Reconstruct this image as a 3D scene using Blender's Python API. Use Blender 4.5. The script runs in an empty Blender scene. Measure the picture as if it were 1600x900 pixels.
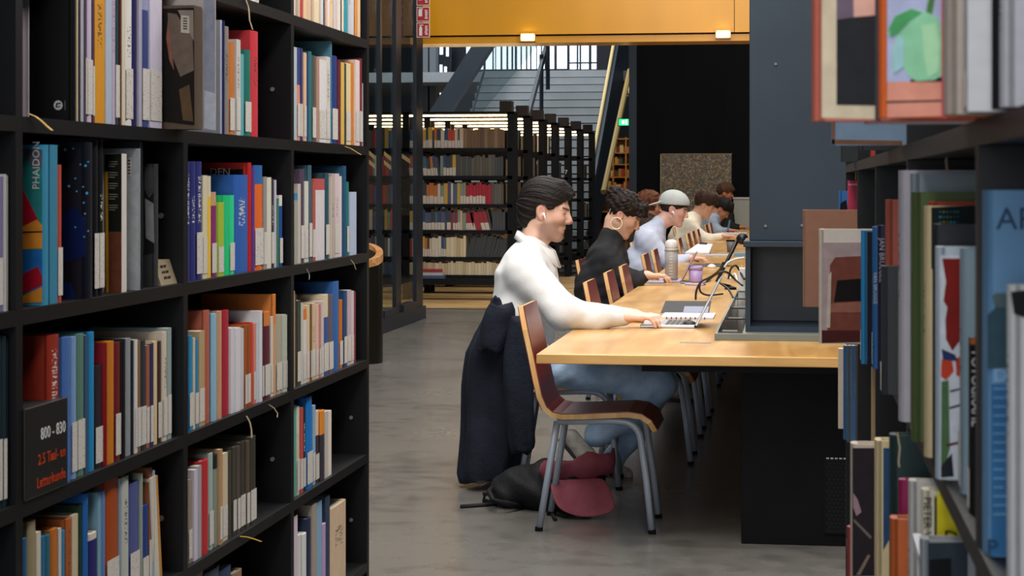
import bpy, bmesh, math, random
import numpy as np
from math import sin, cos, tan, pi, radians, sqrt, atan
from mathutils import Vector, Matrix, Euler
random.seed(7); rng = np.random.RandomState(5)
scene = bpy.context.scene
COL = scene.collection

# ------------------------------------------------------------------ camera
F = 3000.0; HZ = 287.0; CH = 1.35
TH = atan(437.0 / F); cT, sT = cos(TH), sin(TH)
cam_d = bpy.data.cameras.new('camera'); cam = bpy.data.objects.new('camera', cam_d); COL.objects.link(cam)
cam.location = (0, 0, CH); cam.rotation_euler = (pi / 2, 0, TH)
cam_d.sensor_width = 36; cam_d.lens = F / 1600 * 36; cam_d.shift_y = -(450 - HZ) / 1600
cam_d.clip_start = 0.05; cam_d.clip_end = 300
cam_d.dof.use_dof = True; cam_d.dof.focus_distance = 8.4; cam_d.dof.aperture_fstop = 18
scene.camera = cam

# ------------------------------------------------------------------ world, lights, exposure
world = bpy.data.worlds.new('world'); scene.world = world; world.use_nodes = True
wb = world.node_tree.nodes['Background']; wb.inputs[0].default_value = (0.72, 0.84, 1.0, 1); wb.inputs[1].default_value = 0.22
scene.view_settings.view_transform = 'Standard'; scene.view_settings.look = 'None'
scene.view_settings.gamma = 1.0; scene.view_settings.use_curve_mapping = False
scene.view_settings.exposure = 0.0

def area(name, loc, size, power, color, rot=(0, 0, 0)):
    l = bpy.data.lights.new(name, 'AREA'); l.shape = 'RECTANGLE'; l.size, l.size_y = size; l.energy = power; l.color = color
    o = bpy.data.objects.new(name, l); COL.objects.link(o); o.location = loc; o.rotation_euler = rot
    return o
area('skylight_over_table', (-1.0, 9.5, 5.6), (4.5, 8.0), 520, (1.0, 0.97, 0.92))
area('skylight_over_far_table', (0.0, 20.0, 5.6), (4.0, 12.0), 640, (1.0, 0.97, 0.92))
area('skylight_over_stair', (-6.5, 34.0, 8.5), (8.0, 8.0), 900, (0.85, 0.93, 1.0))
area('aisle_ceiling_light', (-0.2, 4.6, 3.35), (0.5, 4.0), 95, (1.0, 0.95, 0.9))
area('near_shelf_fill_light', (-0.25, -0.3, 3.35), (0.5, 2.5), 45, (1.0, 0.95, 0.9))  # unseen lamp added to brighten the near book covers
area('rear_fill_light', (-0.6, -3.6, 2.0), (2.4, 2.2), 140, (0.92, 0.96, 1.0), (radians(84), 0, 0))  # unseen fill from behind the camera, lifts covers and the man
area('table_fill_light', (-1.0, 5.2, 4.7), (4.0, 1.8), 130, (1.0, 0.98, 0.95), (radians(52), 0, 0))  # added unseen light for the man and table end, sparing the shelves

# ------------------------------------------------------------------ projection helpers (pixel of the 1600x900 photo -> place in the room)
def P(px, py, D):
    R = (px - 800) / F * D
    return Vector((R * cT - D * sT, R * sT + D * cT, CH + (HZ - py) / F * D))
def onX(px, X):
    t = (px - 800) / F
    return X * (cT + t * sT) / (t * cT - sT)
def depth(X, Y): return -X * sT + Y * cT
def zat(py, X, Y): return CH + (HZ - py) / F * depth(X, Y)
def YofD(X, D): return (D + X * sT) / cT
def onY(px, Y):
    t = (px - 800) / F
    # X c + Y s = t(-X s + Y c)
    return Y * (t * cT - sT) / (cT + t * sT)

# ------------------------------------------------------------------ materials
MATS = {}
def hexc(h, k=1.0):
    h = h.lstrip('#')
    v = [int(h[i:i + 2], 16) / 255 for i in (0, 2, 4)]
    return tuple(min(1.0, (c / 12.92 if c <= 0.04045 else ((c + 0.055) / 1.055) ** 2.4) * k) for c in v)
def new_mat(name):
    m = bpy.data.materials.new(name); m.use_nodes = True
    nt = m.node_tree; b = nt.nodes['Principled BSDF']
    MATS[name] = m
    return m, nt, b
def mat(name, color, rough=0.5, metal=0.0, var=0.0, vscale=8.0, bump=0.0, bscale=60.0, spec=0.5, emit=0.0, stretch=None, col2=None):
    if name in MATS: return MATS[name]
    m, nt, b = new_mat(name)
    c = hexc(color) if isinstance(color, str) else color
    b.inputs['Base Color'].default_value = (*c, 1); b.inputs['Roughness'].default_value = rough
    b.inputs['Metallic'].default_value = metal; b.inputs['Specular IOR Level'].default_value = spec
    tc = None
    if var or bump or col2:
        tc = nt.nodes.new('ShaderNodeTexCoord'); mp = nt.nodes.new('ShaderNodeMapping')
        nt.links.new(tc.outputs['Object'], mp.inputs[0])
        if stretch: mp.inputs['Scale'].default_value = stretch
    if var or col2:
        n = nt.nodes.new('ShaderNodeTexNoise'); n.inputs['Scale'].default_value = vscale; n.inputs['Detail'].default_value = 6
        nt.links.new(mp.outputs[0], n.inputs['Vector'])
        r = nt.nodes.new('ShaderNodeValToRGB')
        c2 = hexc(col2) if col2 else None
        lo = c2 if c2 else tuple(x * (1 - var) for x in c); hi = c if c2 else tuple(min(1, x * (1 + var)) for x in c)
        r.color_ramp.elements[0].color = (*lo, 1); r.color_ramp.elements[1].color = (*hi, 1)
        r.color_ramp.elements[0].position = 0.33; r.color_ramp.elements[1].position = 0.67
        nt.links.new(n.outputs['Fac'], r.inputs[0]); nt.links.new(r.outputs[0], b.inputs['Base Color'])
    if bump:
        n2 = nt.nodes.new('ShaderNodeTexNoise'); n2.inputs['Scale'].default_value = bscale; n2.inputs['Detail'].default_value = 3
        nt.links.new(mp.outputs[0], n2.inputs['Vector'])
        bp = nt.nodes.new('ShaderNodeBump'); bp.inputs['Strength'].default_value = bump; bp.inputs['Distance'].default_value = 0.01
        nt.links.new(n2.outputs['Fac'], bp.inputs['Height']); nt.links.new(bp.outputs[0], b.inputs['Normal'])
    if emit:
        b.inputs['Emission Color'].default_value = (*c, 1); b.inputs['Emission Strength'].default_value = emit
    return m
def wood_mat(name, ca, cb, rough=0.35, axis=0, scale=3.0):
    m, nt, b = new_mat(name)
    tc = nt.nodes.new('ShaderNodeTexCoord'); mp = nt.nodes.new('ShaderNodeMapping')
    nt.links.new(tc.outputs['Object'], mp.inputs[0])
    sc = [scale * 9, scale * 9, scale * 9]; sc[axis] = scale
    mp.inputs['Scale'].default_value = sc
    n = nt.nodes.new('ShaderNodeTexNoise'); n.inputs['Scale'].default_value = 1.0; n.inputs['Detail'].default_value = 8; n.inputs['Distortion'].default_value = 0.6
    nt.links.new(mp.outputs[0], n.inputs['Vector'])
    n2 = nt.nodes.new('ShaderNodeTexNoise'); n2.inputs['Scale'].default_value = 2.2; n2.inputs['Detail'].default_value = 2
    nt.links.new(tc.outputs['Object'], n2.inputs['Vector'])
    ad = nt.nodes.new('ShaderNodeMath'); ad.operation = 'ADD'
    ml = nt.nodes.new('ShaderNodeMath'); ml.operation = 'MULTIPLY'; ml.inputs[1].default_value = 0.5
    nt.links.new(n2.outputs['Fac'], ml.inputs[0]); nt.links.new(n.outputs['Fac'], ad.inputs[0]); nt.links.new(ml.outputs[0], ad.inputs[1])
    r = nt.nodes.new('ShaderNodeValToRGB')
    r.color_ramp.elements[0].color = (*hexc(ca), 1); r.color_ramp.elements[1].color = (*hexc(cb), 1)
    r.color_ramp.elements[0].position = 0.55; r.color_ramp.elements[1].position = 0.95
    nt.links.new(ad.outputs[0], r.inputs[0]); nt.links.new(r.outputs[0], b.inputs['Base Color'])
    b.inputs['Roughness'].default_value = rough
    return m
def attr_mat(name, rough=0.5, sss=0.0, bump=0.0, bscale=80.0, stretch=None):
    m, nt, b = new_mat(name)
    a = nt.nodes.new('ShaderNodeAttribute'); a.attribute_name = 'col'
    nt.links.new(a.outputs['Color'], b.inputs['Base Color']); b.inputs['Roughness'].default_value = rough
    if sss:
        b.inputs['Subsurface Weight'].default_value = sss; b.inputs['Subsurface Scale'].default_value = 0.01
        b.inputs['Subsurface Radius'].default_value = (1, 0.35, 0.2)
    if bump:
        tc = nt.nodes.new('ShaderNodeTexCoord'); n2 = nt.nodes.new('ShaderNodeTexNoise'); n2.inputs['Scale'].default_value = bscale
        mp = nt.nodes.new('ShaderNodeMapping'); nt.links.new(tc.outputs['Object'], mp.inputs[0])
        if stretch: mp.inputs['Scale'].default_value = stretch
        nt.links.new(mp.outputs[0], n2.inputs['Vector'])
        bp = nt.nodes.new('ShaderNodeBump'); bp.inputs['Strength'].default_value = bump; bp.inputs['Distance'].default_value = 0.005
        nt.links.new(n2.outputs['Fac'], bp.inputs['Height']); nt.links.new(bp.outputs[0], b.inputs['Normal'])
    return m

# ------------------------------------------------------------------ mesh builder
class MB:
    def __init__(s): s.v = []; s.f = []
    def quad_box(s, P8):
        b = len(s.v); s.v += [tuple(p) for p in P8]
        s.f += [(b, b + 3, b + 2, b + 1), (b + 4, b + 5, b + 6, b + 7), (b, b + 1, b + 5, b + 4), (b + 1, b + 2, b + 6, b + 5), (b + 2, b + 3, b + 7, b + 6), (b + 3, b, b + 4, b + 7)]
        return s
    def box(s, x0, x1, y0, y1, z0, z1):
        x0, x1 = min(x0, x1), max(x0, x1); y0, y1 = min(y0, y1), max(y0, y1); z0, z1 = min(z0, z1), max(z0, z1)
        return s.quad_box([(x0, y0, z0), (x1, y0, z0), (x1, y1, z0), (x0, y1, z0), (x0, y0, z1), (x1, y0, z1), (x1, y1, z1), (x0, y1, z1)])
    def bar(s, p, q, w, h, up=(0, 0, 1)):
        p = Vector(p); q = Vector(q); d = (q - p).normalized(); u = Vector(up)
        if abs(d.dot(u)) > 0.98: u = Vector((0, 1, 0))
        r = d.cross(u).normalized(); u = r.cross(d)
        L = [p + r * a + u * b for a, b in ((-w / 2, -h / 2), (w / 2, -h / 2), (w / 2, h / 2), (-w / 2, h / 2))]
        M = [x + (q - p) for x in L]
        return s.quad_box(L + M)
    def tube(s, pts, r, seg=10, cap=True):
        pts = [Vector(p) for p in pts]; n = len(pts)
        rr = r if isinstance(r, (list, tuple)) else [r] * n
        b0 = len(s.v); prev = None
        for i, p in enumerate(pts):
            t = (pts[min(i + 1, n - 1)] - pts[max(i - 1, 0)]).normalized()
            if prev is None:
                a = Vector((0, 0, 1)) if abs(t.z) < 0.9 else Vector((1, 0, 0))
                u = t.cross(a).normalized()
            else:
                u = (prev - t * prev.dot(t)).normalized()
            prev = u; w = t.cross(u)
            for k in range(seg):
                a = 2 * pi * k / seg; q = p + (u * cos(a) + w * sin(a)) * rr[i]; s.v.append(tuple(q))
        for i in range(n - 1):
            for k in range(seg):
                a = b0 + i * seg + k; b = b0 + i * seg + (k + 1) % seg
                s.f.append((a, b, b + seg, a + seg))
        if cap:
            s.f.append(tuple(b0 + k for k in reversed(range(seg)))); s.f.append(tuple(b0 + (n - 1) * seg + k for k in range(seg)))
        return s
    def lathe(s, c, prof, seg=24):
        b0 = len(s.v); n = len(prof)
        for (r, z) in prof:
            for k in range(seg):
                a = 2 * pi * k / seg; s.v.append((c[0] + r * cos(a), c[1] + r * sin(a), c[2] + z))
        for i in range(n - 1):
            for k in range(seg):
                a = b0 + i * seg + k; b = b0 + i * seg + (k + 1) % seg
                s.f.append((a, b, b + seg, a + seg))
        s.f.append(tuple(b0 + k for k in reversed(range(seg)))); s.f.append(tuple(b0 + (n - 1) * seg + k for k in range(seg)))
        return s
    def prism(s, poly, d):
        # poly: list of 3d points, extruded by vector d
        n = len(poly); b = len(s.v); d = Vector(d)
        s.v += [tuple(p) for p in poly]; s.v += [tuple(Vector(p) + d) for p in poly]
        s.f.append(tuple(range(b, b + n))); s.f.append(tuple(reversed(range(b + n, b + 2 * n))))
        for i in range(n):
            j = (i + 1) % n; s.f.append((b + j, b + i, b + n + i, b + n + j))
        return s
    def sheet(s, grid, th):
        # grid [i][j] of Vector -> solid sheet
        n = len(grid); m = len(grid[0]); b = len(s.v)
        nr = []
        for i in range(n):
            for j in range(m):
                du = Vector(grid[min(i + 1, n - 1)][j]) - Vector(grid[max(i - 1, 0)][j]); dv = Vector(grid[i][min(j + 1, m - 1)]) - Vector(grid[i][max(j - 1, 0)])
                k = du.cross(dv); nr.append(k.normalized() if k.length > 1e-9 else Vector((0, 0, 1)))
        for sgn in (0.5, -0.5):
            for i in range(n):
                for j in range(m): s.v.append(tuple(Vector(grid[i][j]) + nr[i * m + j] * th * sgn))
        N = n * m
        for i in range(n - 1):
            for j in range(m - 1):
                a = b + i * m + j
                s.f.append((a, a + m, a + m + 1, a + 1)); s.f.append((a + N, a + N + 1, a + N + m + 1, a + N + m))
        rim = [i * m for i in range(n)] + [(n - 1) * m + j for j in range(1, m)] + [i * m + m - 1 for i in range(n - 2, -1, -1)] + [j for j in range(m - 2, 0, -1)]
        for k in range(len(rim)):
            a = rim[k] + b; c = rim[(k + 1) % len(rim)] + b
            s.f.append((c, a, a + N, c + N))
        return s
    def xf(s, M):
        s.v = [tuple(M @ Vector(p)) for p in s.v]; return s
    def mesh(s, name, off=(0, 0, 0)):
        me = bpy.data.meshes.new(name)
        me.from_pydata([(x - off[0], y - off[1], z - off[2]) for x, y, z in s.v], [], s.f)
        bm = bmesh.new(); bm.from_mesh(me); bmesh.ops.recalc_face_normals(bm, faces=bm.faces[:]); bm.to_mesh(me); bm.free()
        return me
def tag(o, label=None, cat=None, group=None, kind=None):
    if label: o['label'] = label
    if cat: o['category'] = cat
    if group: o['group'] = group
    if kind: o['kind'] = kind
    return o
def empty(name, loc, label=None, cat=None, group=None, rz=0.0):
    o = bpy.data.objects.new(name, None); COL.objects.link(o); o.location = loc; o.rotation_euler = (0, 0, rz)
    o.empty_display_size = 0.05
    return tag(o, label, cat, group)
def rootloc(p):
    v = Vector((0, 0, 0))
    while p is not None: v += Vector(p.location); p = p.parent
    return v
def obj(name, mb, m, parent=None, smooth=False, bevel=0.0, origin=None, local=False):
    """mb in world coordinates (or local when local=True); children of unrotated roots are stored relative to the parent."""
    if parent is not None and not local: off = rootloc(parent)
    elif origin is not None: off = Vector(origin)
    else: off = Vector((0, 0, 0))
    me = mb.mesh(name, off)
    o = bpy.data.objects.new(name, me); COL.objects.link(o)
    if parent is not None: o.parent = parent
    elif origin is not None: o.location = origin
    for q in (m if isinstance(m, (list, tuple)) else [m]): me.materials.append(q)
    if smooth: me.polygons.foreach_set('use_smooth', [True] * len(me.polygons))
    if bevel:
        md = o.modifiers.new('bevel', 'BEVEL'); md.width = bevel; md.segments = 2; md.limit_method = 'ANGLE'
    return o
def copy_tree(o, parent=None):
    c = o.copy(); COL.objects.link(c); c.parent = parent
    for ch in list(o.children): copy_tree(ch, c)
    return c
def text_mb(body, size, depth=0.0006, align='LEFT'):
    cu = bpy.data.curves.new('t', 'FONT'); cu.body = body; cu.size = size; cu.extrude = depth; cu.align_x = align; cu.resolution_u = 2
    t = bpy.data.objects.new('t', cu)
    me = bpy.data.meshes.new_from_object(t)
    mb = MB(); mb.v = [tuple(v.co) for v in me.vertices]; mb.f = [tuple(p.vertices) for p in me.polygons]
    bpy.data.objects.remove(t); bpy.data.curves.remove(cu); bpy.data.meshes.remove(me)
    return mb

# ------------------------------------------------------------------ implicit surfaces (bodies, clothes, soft things)
def surf(fn, lo, hi, h):
    lo = np.array(lo, float); hi = np.array(hi, float)
    n = np.ceil((hi - lo) / h).astype(int) + 1
    ax = [(lo[i] + h * np.arange(n[i])).astype(np.float32) for i in range(3)]
    X, Y, Z = np.meshgrid(*ax, indexing='ij')
    V = fn(X, Y, Z).astype(np.float32)
    S = V < 0
    c = np.zeros(tuple(n - 1), np.int8); C8 = [(i, j, k) for i in (0, 1) for j in (0, 1) for k in (0, 1)]
    sl = lambda a, e: slice(a, e - 1 + a)
    for (i, j, k) in C8: c += S[sl(i, n[0]), sl(j, n[1]), sl(k, n[2])]
    act = (c > 0) & (c < 8)
    I, J, K = np.nonzero(act); idx = -np.ones(act.shape, np.int64); idx[act] = np.arange(len(I))
    pos = np.zeros((len(I), 3)); cnt = np.zeros(len(I))
    for a in C8:
        for d in range(3):
            if a[d]: continue
            b = list(a); b[d] = 1
            va = V[I + a[0], J + a[1], K + a[2]]; vb = V[I + b[0], J + b[1], K + b[2]]
            m = (va < 0) != (vb < 0)
            t = va[m] / (va[m] - vb[m])
            q = np.tile(np.array(a, float), (m.sum(), 1)); q[:, d] += t
            pos[m] += q; cnt[m] += 1
    verts = lo + h * (np.stack([I, J, K], 1) + pos / cnt[:, None])
    faces = []
    for d in range(3):
        e1, e2 = [(1, 2), (2, 0), (0, 1)][d]
        s0 = [slice(1, n[i] - 1) for i in range(3)]; s0[d] = slice(0, n[d] - 1)
        s1 = list(s0); s1[d] = slice(1, n[d])
        A = S[tuple(s0)]; B = S[tuple(s1)]
        ch = A != B
        G = np.stack(np.nonzero(ch), 1); sg = A[ch]
        off = np.array([1, 1, 1]); off[d] = 0; G = G + off
        def cell(o1, o2):
            g = G.copy(); g[:, e1] += o1; g[:, e2] += o2
            return idx[g[:, 0], g[:, 1], g[:, 2]]
        q = np.stack([cell(-1, -1), cell(0, -1), cell(0, 0), cell(-1, 0)], 1)
        q[~sg] = q[~sg][:, ::-1]
        faces.append(q)
    return verts, np.concatenate(faces)
def smin(a, b, k):
    h = np.clip(0.5 + 0.5 * (b - a) / k, 0, 1)
    return b + (a - b) * h - k * h * (1 - h)
def smax(a, b, k): return -smin(-a, -b, k)
def cap(X, Y, Z, a, b, r1, r2=None, sy=1.0):
    if r2 is None: r2 = r1
    ax, ay, az = a; bx, by, bz = b
    dx, dy, dz = bx - ax, (by - ay) * sy, bz - az; px, py, pz = X - ax, (Y - ay) * sy, Z - az
    t = np.clip((px * dx + py * dy + pz * dz) / (dx * dx + dy * dy + dz * dz + 1e-9), 0, 1)
    return np.sqrt((px - t * dx) ** 2 + (py - t * dy) ** 2 + (pz - t * dz) ** 2) - (r1 + (r2 - r1) * t)
def ell(X, Y, Z, c, r):
    px, py, pz = (X - c[0]), (Y - c[1]), (Z - c[2])
    k0 = np.sqrt((px / r[0]) ** 2 + (py / r[1]) ** 2 + (pz / r[2]) ** 2)
    k1 = np.sqrt((px / r[0] ** 2) ** 2 + (py / r[1] ** 2) ** 2 + (pz / r[2] ** 2) ** 2) + 1e-6
    return k0 * (k0 - 1) / k1
def rbox(X, Y, Z, c, hs, r):
    qx, qy, qz = np.abs(X - c[0]) - hs[0] + r, np.abs(Y - c[1]) - hs[1] + r, np.abs(Z - c[2]) - hs[2] + r
    return np.sqrt(np.maximum(qx, 0) ** 2 + np.maximum(qy, 0) ** 2 + np.maximum(qz, 0) ** 2) + np.minimum(np.maximum(qx, np.maximum(qy, qz)), 0) - r
def npobj(name, verts, faces, m, parent=None, colors=None, origin=(0, 0, 0), smooth=True):
    off = np.array(rootloc(parent)) if parent is not None else np.array(origin, float)
    v = verts - off
    me = bpy.data.meshes.new(name)
    me.vertices.add(len(v)); me.vertices.foreach_set('co', v.astype(np.float32).ravel())
    nf = len(faces); me.loops.add(nf * 4); me.loops.foreach_set('vertex_index', faces.astype(np.int32).ravel())
    me.polygons.add(nf); me.polygons.foreach_set('loop_start', np.arange(0, nf * 4, 4, dtype=np.int32))
    try: me.polygons.foreach_set('loop_total', np.full(nf, 4, np.int32))
    except Exception: pass
    me.update(); me.validate()
    me.polygons.foreach_set('use_smooth', [smooth] * len(me.polygons))
    if colors is not None:
        a = me.attributes.new('col', 'FLOAT_COLOR', 'POINT'); c4 = np.ones((len(v), 4), np.float32); c4[:, :3] = colors
        a.data.foreach_set('color', c4.ravel())
    me.materials.append(m)
    o = bpy.data.objects.new(name, me); COL.objects.link(o)
    if parent is not None: o.parent = parent
    else: o.location = origin
    return o
# ------------------------------------------------------------------ shared materials
M_black = mat('black_steel', '0b0c0f', 0.5, 0.0, var=0.25, vscale=5, spec=0.25)
M_blackm = mat('matt_black', '07080a', 0.65, var=0.3, vscale=6, spec=0.15)
M_navy = mat('blue_grey_steel', '29343f', 0.5, 0.0, spec=0.25, var=0.12, vscale=1.6, bump=0.05, bscale=5)
M_frame = mat('window_frame_dark', '171d26', 0.4, 0.0, var=0.2, vscale=4)
M_white = mat('white_paint', 'dcdcd8', 0.5, var=0.04, vscale=6)
M_yellow = mat('yellow_lacquer', 'e09a08', 0.25, 0.0, var=0.10, vscale=1.3, stretch=(1, 1, 0.25))
M_led = mat('warm_led', 'ffd9a0', 0.5, emit=11.0)
M_lamp = mat('lamp_lens', 'fff0d8', 0.5, emit=22.0)
M_day = mat('daylight_pane', 'e6f4ff', 0.4, emit=1.5, var=0.12, vscale=2.0)
def concrete():
    m, nt, b = new_mat('polished_concrete')
    tc = nt.nodes.new('ShaderNodeTexCoord')
    n1 = nt.nodes.new('ShaderNodeTexNoise'); n1.inputs['Scale'].default_value = 0.8; n1.inputs['Detail'].default_value = 10; n1.inputs['Roughness'].default_value = 0.62
    n2 = nt.nodes.new('ShaderNodeTexNoise'); n2.inputs['Scale'].default_value = 7; n2.inputs['Detail'].default_value = 8
    nt.links.new(tc.outputs['Object'], n1.inputs['Vector']); nt.links.new(tc.outputs['Object'], n2.inputs['Vector'])
    mx = nt.nodes.new('ShaderNodeMath'); mx.operation = 'ADD'
    nt.links.new(n1.outputs['Fac'], mx.inputs[0]); nt.links.new(n2.outputs['Fac'], mx.inputs[1])
    r = nt.nodes.new('ShaderNodeValToRGB'); r.color_ramp.elements[0].position = 0.6; r.color_ramp.elements[1].position = 1.45
    r.color_ramp.elements[0].color = (*hexc('4c4a48'), 1); r.color_ramp.elements[1].color = (*hexc('6e6b66'), 1)
    nt.links.new(mx.outputs[0], r.inputs[0]); nt.links.new(r.outputs[0], b.inputs['Base Color'])
    mr = nt.nodes.new('ShaderNodeMapRange'); mr.inputs['To Min'].default_value = 0.16; mr.inputs['To Max'].default_value = 0.34
    nt.links.new(n1.outputs['Fac'], mr.inputs['Value']); nt.links.new(mr.outputs[0], b.inputs['Roughness'])
    return m
M_floor = concrete()
def glass_mat():
    m = bpy.data.materials.new('clear_glass'); m.use_nodes = True; nt = m.node_tree; nt.nodes.clear()
    o = nt.nodes.new('ShaderNodeOutputMaterial'); t = nt.nodes.new('ShaderNodeBsdfTransparent'); g = nt.nodes.new('ShaderNodeBsdfGlossy')
    t.inputs[0].default_value = (0.80, 0.84, 0.84, 1); g.inputs['Roughness'].default_value = 0.03
    mx = nt.nodes.new('ShaderNodeMixShader'); mx.inputs[0].default_value = 0.10
    nt.links.new(t.outputs[0], mx.inputs[1]); nt.links.new(g.outputs[0], mx.inputs[2]); nt.links.new(mx.outputs[0], o.inputs[0])
    return m
M_glass = glass_mat()
def struct(name, mb, m, **k): return tag(obj(name, mb, m, **k), kind='structure')

# ------------------------------------------------------------------ the hall
struct('floor', MB().box(-22, 9, -4, 62, -0.2, 0), M_floor)
M_deckA = wood_mat('oak_deck', 'c09458', 'f0cc94', 0.3, axis=0, scale=1.5)
deck = struct('floor_deck', MB().box(-14, -2.2, 20.35, 33.0, 0.0, 0.004), mat('deck_gap', '2a2018', 0.6))
yy = 20.4
while yy < 27.5:
    w = 0.62
    pl = obj('plank', MB().box(-14, -2.22, yy + 0.03, yy + w, 0.004, 0.016), M_deckA, deck)
    yy += w + 0.03
struct('shade_slab_aisle', MB().box(-6, 6, -4, 5.0, 3.42, 3.6), mat('shade_slab_dark', '303236', 0.8))  # unseen slab put in to keep the near aisle darker
struct('ceiling', MB().box(-9, 6, 5.0, 30, 6.0, 6.2), mat('hall_ceiling', '8a8a86', 0.9))
YB = 19.3
wbk = struct('wall_back', MB().box(-22, 3, 47.0, 47.3, 0, 10), mat('back_wall_dark', '22262b', 0.8, var=0.2, vscale=0.8))
# dark wall behind the long table
YW = YofD(-2.2, 28.0)
xl = onY(995, YW)
struct('wall_dark', MB().box(xl, 4.5, YW, YW + 0.25, 0, 6.0), mat('charcoal_wall', '0d0e11', 0.85, spec=0.08, var=0.25, vscale=0.9, stretch=(2, 1, 0.4)))
struct('trim_1', MB().box(xl - 0.11, xl, YW - 0.05, YW + 0.25, 0, 6.0), M_navy)
struct('wall_right', MB().box(4.3, 4.5, 5, 47, 0, 6.0), mat('right_wall', '3a3c40', 0.8))
# yellow beam over the passage
def zY(py, px, Y): return zat(py, onY(px, Y), Y)
zb = zY(53, 900, YB); zl0 = zY(66, 900, YB); zl1 = zY(55.5, 900, YB)
x0b, x1b = onY(655, YB), onY(1420, YB)
beam = struct('trim_2', MB().box(x0b, x1b, YB, YB + 0.5, zb, 4.6), M_yellow)
obj('lower_lip', MB().box(x0b - 0.1, x1b, YB + 0.03, YB + 0.5, zl0, zl1), M_yellow, beam)
obj('shadow_gap', MB().box(x0b - 0.1, x1b, YB + 0.08, YB + 0.5, zl1, zb), mat('brown_gap', '3a2a18', 0.7), beam)
obj('panel_seam', MB().box(onY(1147, YB), onY(1148, YB), YB - 0.004, YB, zb, 4.6), mat('brown_gap', '3a2a18', 0.7), beam)
for px, py, lab in ((825, 58.5, 'small glowing downlight on the yellow beam above the staircase'), (1130, 53.5, 'small glowing downlight at the right end of the yellow beam')):
    c = Vector((onY(px, YB), YB, 0)); c.z = zat(py, c.x, YB)
    l = empty('beam_downlight', (c.x, YB, c.z), lab, 'lamp', 'downlights on the yellow beam')
    obj('housing', MB().box(c.x - .075, c.x + .075, YB - .02, YB + .03, c.z - .040, c.z + .040), mat('lamp_housing', 'b08040', 0.4), l)
    obj('lens', MB().box(c.x - .062, c.x + .062, YB - .035, YB - .02, c.z - .028, c.z + .028), M_lamp, l)

# glazed screen with dark posts on the left
GX = -3.68
gw = struct('window_1', MB().box(GX - .05, GX + .05, 9.0, onX(658, GX), 0.0, 0.13), M_frame)
posts = [(540, 550), (562, 571), (587, 594), (612, 624), (644, 658)]
for a, b in posts:
    ya, yb = onX(a + 4, GX), onX(b, GX)
    obj('post', MB().box(GX - .018, GX + .018, ya, yb, 0.0, 4.4), M_frame, gw)
for (a, b), (c, d) in zip(posts[:-1], posts[1:]):
    obj('pane', MB().box(GX - .008, GX + .008, onX(b, GX), onX(c, GX), 0.13, 4.4), M_glass, gw)
    obj('bottom_rail', MB().box(GX - .045, GX + .045, onX(b, GX), onX(c, GX), 0.13, 0.2), M_frame, gw)
M_gold = mat('gold_film', '8a7a52', 0.5)
for px0, px1, py in ((575, 586, 234), (575, 586, 248), (600, 611, 236), (600, 611, 250), (628, 641, 240)):
    poly = []
    for (x, y) in ((px0, py), (px1, py + 9), (px1, py + 16), (px0, py + 7)):
        Y = onX(x, GX + .01); poly.append((GX + .0095, Y, zat(y, GX, Y)))
    obj('chevron_film', MB().prism(poly, (0.001, 0, 0)), M_gold, gw)

# fire signs on the end post
M_red = mat('sign_red', 'b01a20', 0.4); M_sw = mat('sign_white', 'e8e4e0', 0.5)
YS = onX(640, GX)
signlabs = ['topmost red fire sign cut off by the photo edge', 'red fire sign with white hose reel, middle of the three', 'lowest red fire sign with white extinguisher pictogram']
for i, (y0, y1) in enumerate(((-14, 8.5), (11, 33.5), (35.5, 58.5))):
    xa, xb = onY(651, YS), onY(671.5, YS); za, zb2 = zat(y1, xa, YS), zat(y0, xa, YS)
    s = empty('fire_sign', ((xa + xb) / 2, YS, za), signlabs[i] + ' on dark post', 'sign', 'red fire signs on the post')
    w = xb - xa; h = zb2 - za
    obj('plate', MB().box(xa, xb, YS, YS + .006, za, zb2), M_sw, s)
    obj('red_field', MB().box(xa + .006, xb - .006, YS - .002, YS, za + .006, zb2 - .006), M_red, s)
    if i == 1 or i == 0:
        obj('pictogram', MB().box(xa + .15 * w, xa + .42 * w, YS - .004, YS - .002, za + .35 * h, za + .85 * h).box(xa + .2 * w, xa + .48 * w, YS - .004, YS - .002, za + .82 * h, za + .9 * h), M_sw, s)
    else:
        mb = MB(); mb.box(xa + .2 * w, xa + .42 * w, YS - .004, YS - .002, za + .12 * h, za + .68 * h); mb.box(xa + .26 * w, xa + .36 * w, YS - .004, YS - .002, za + .68 * h, za + .85 * h)
        mb.box(xa + .2 * w, xa + .5 * w, YS - .004, YS - .002, za + .8 * h, za + .86 * h); obj('pictogram', mb, M_sw, s)
    mb = MB(); rs = random.Random(i)
    for k in range(5):
        z0 = za + h * (.18 + .13 * k); mb.box(xa + w * (.62 + .04 * rs.random()), xa + w * (.80 + .06 * rs.random()), YS - .004, YS - .002, z0, z0 + h * .085)
    obj('lettering', mb, M_sw, s)

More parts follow.
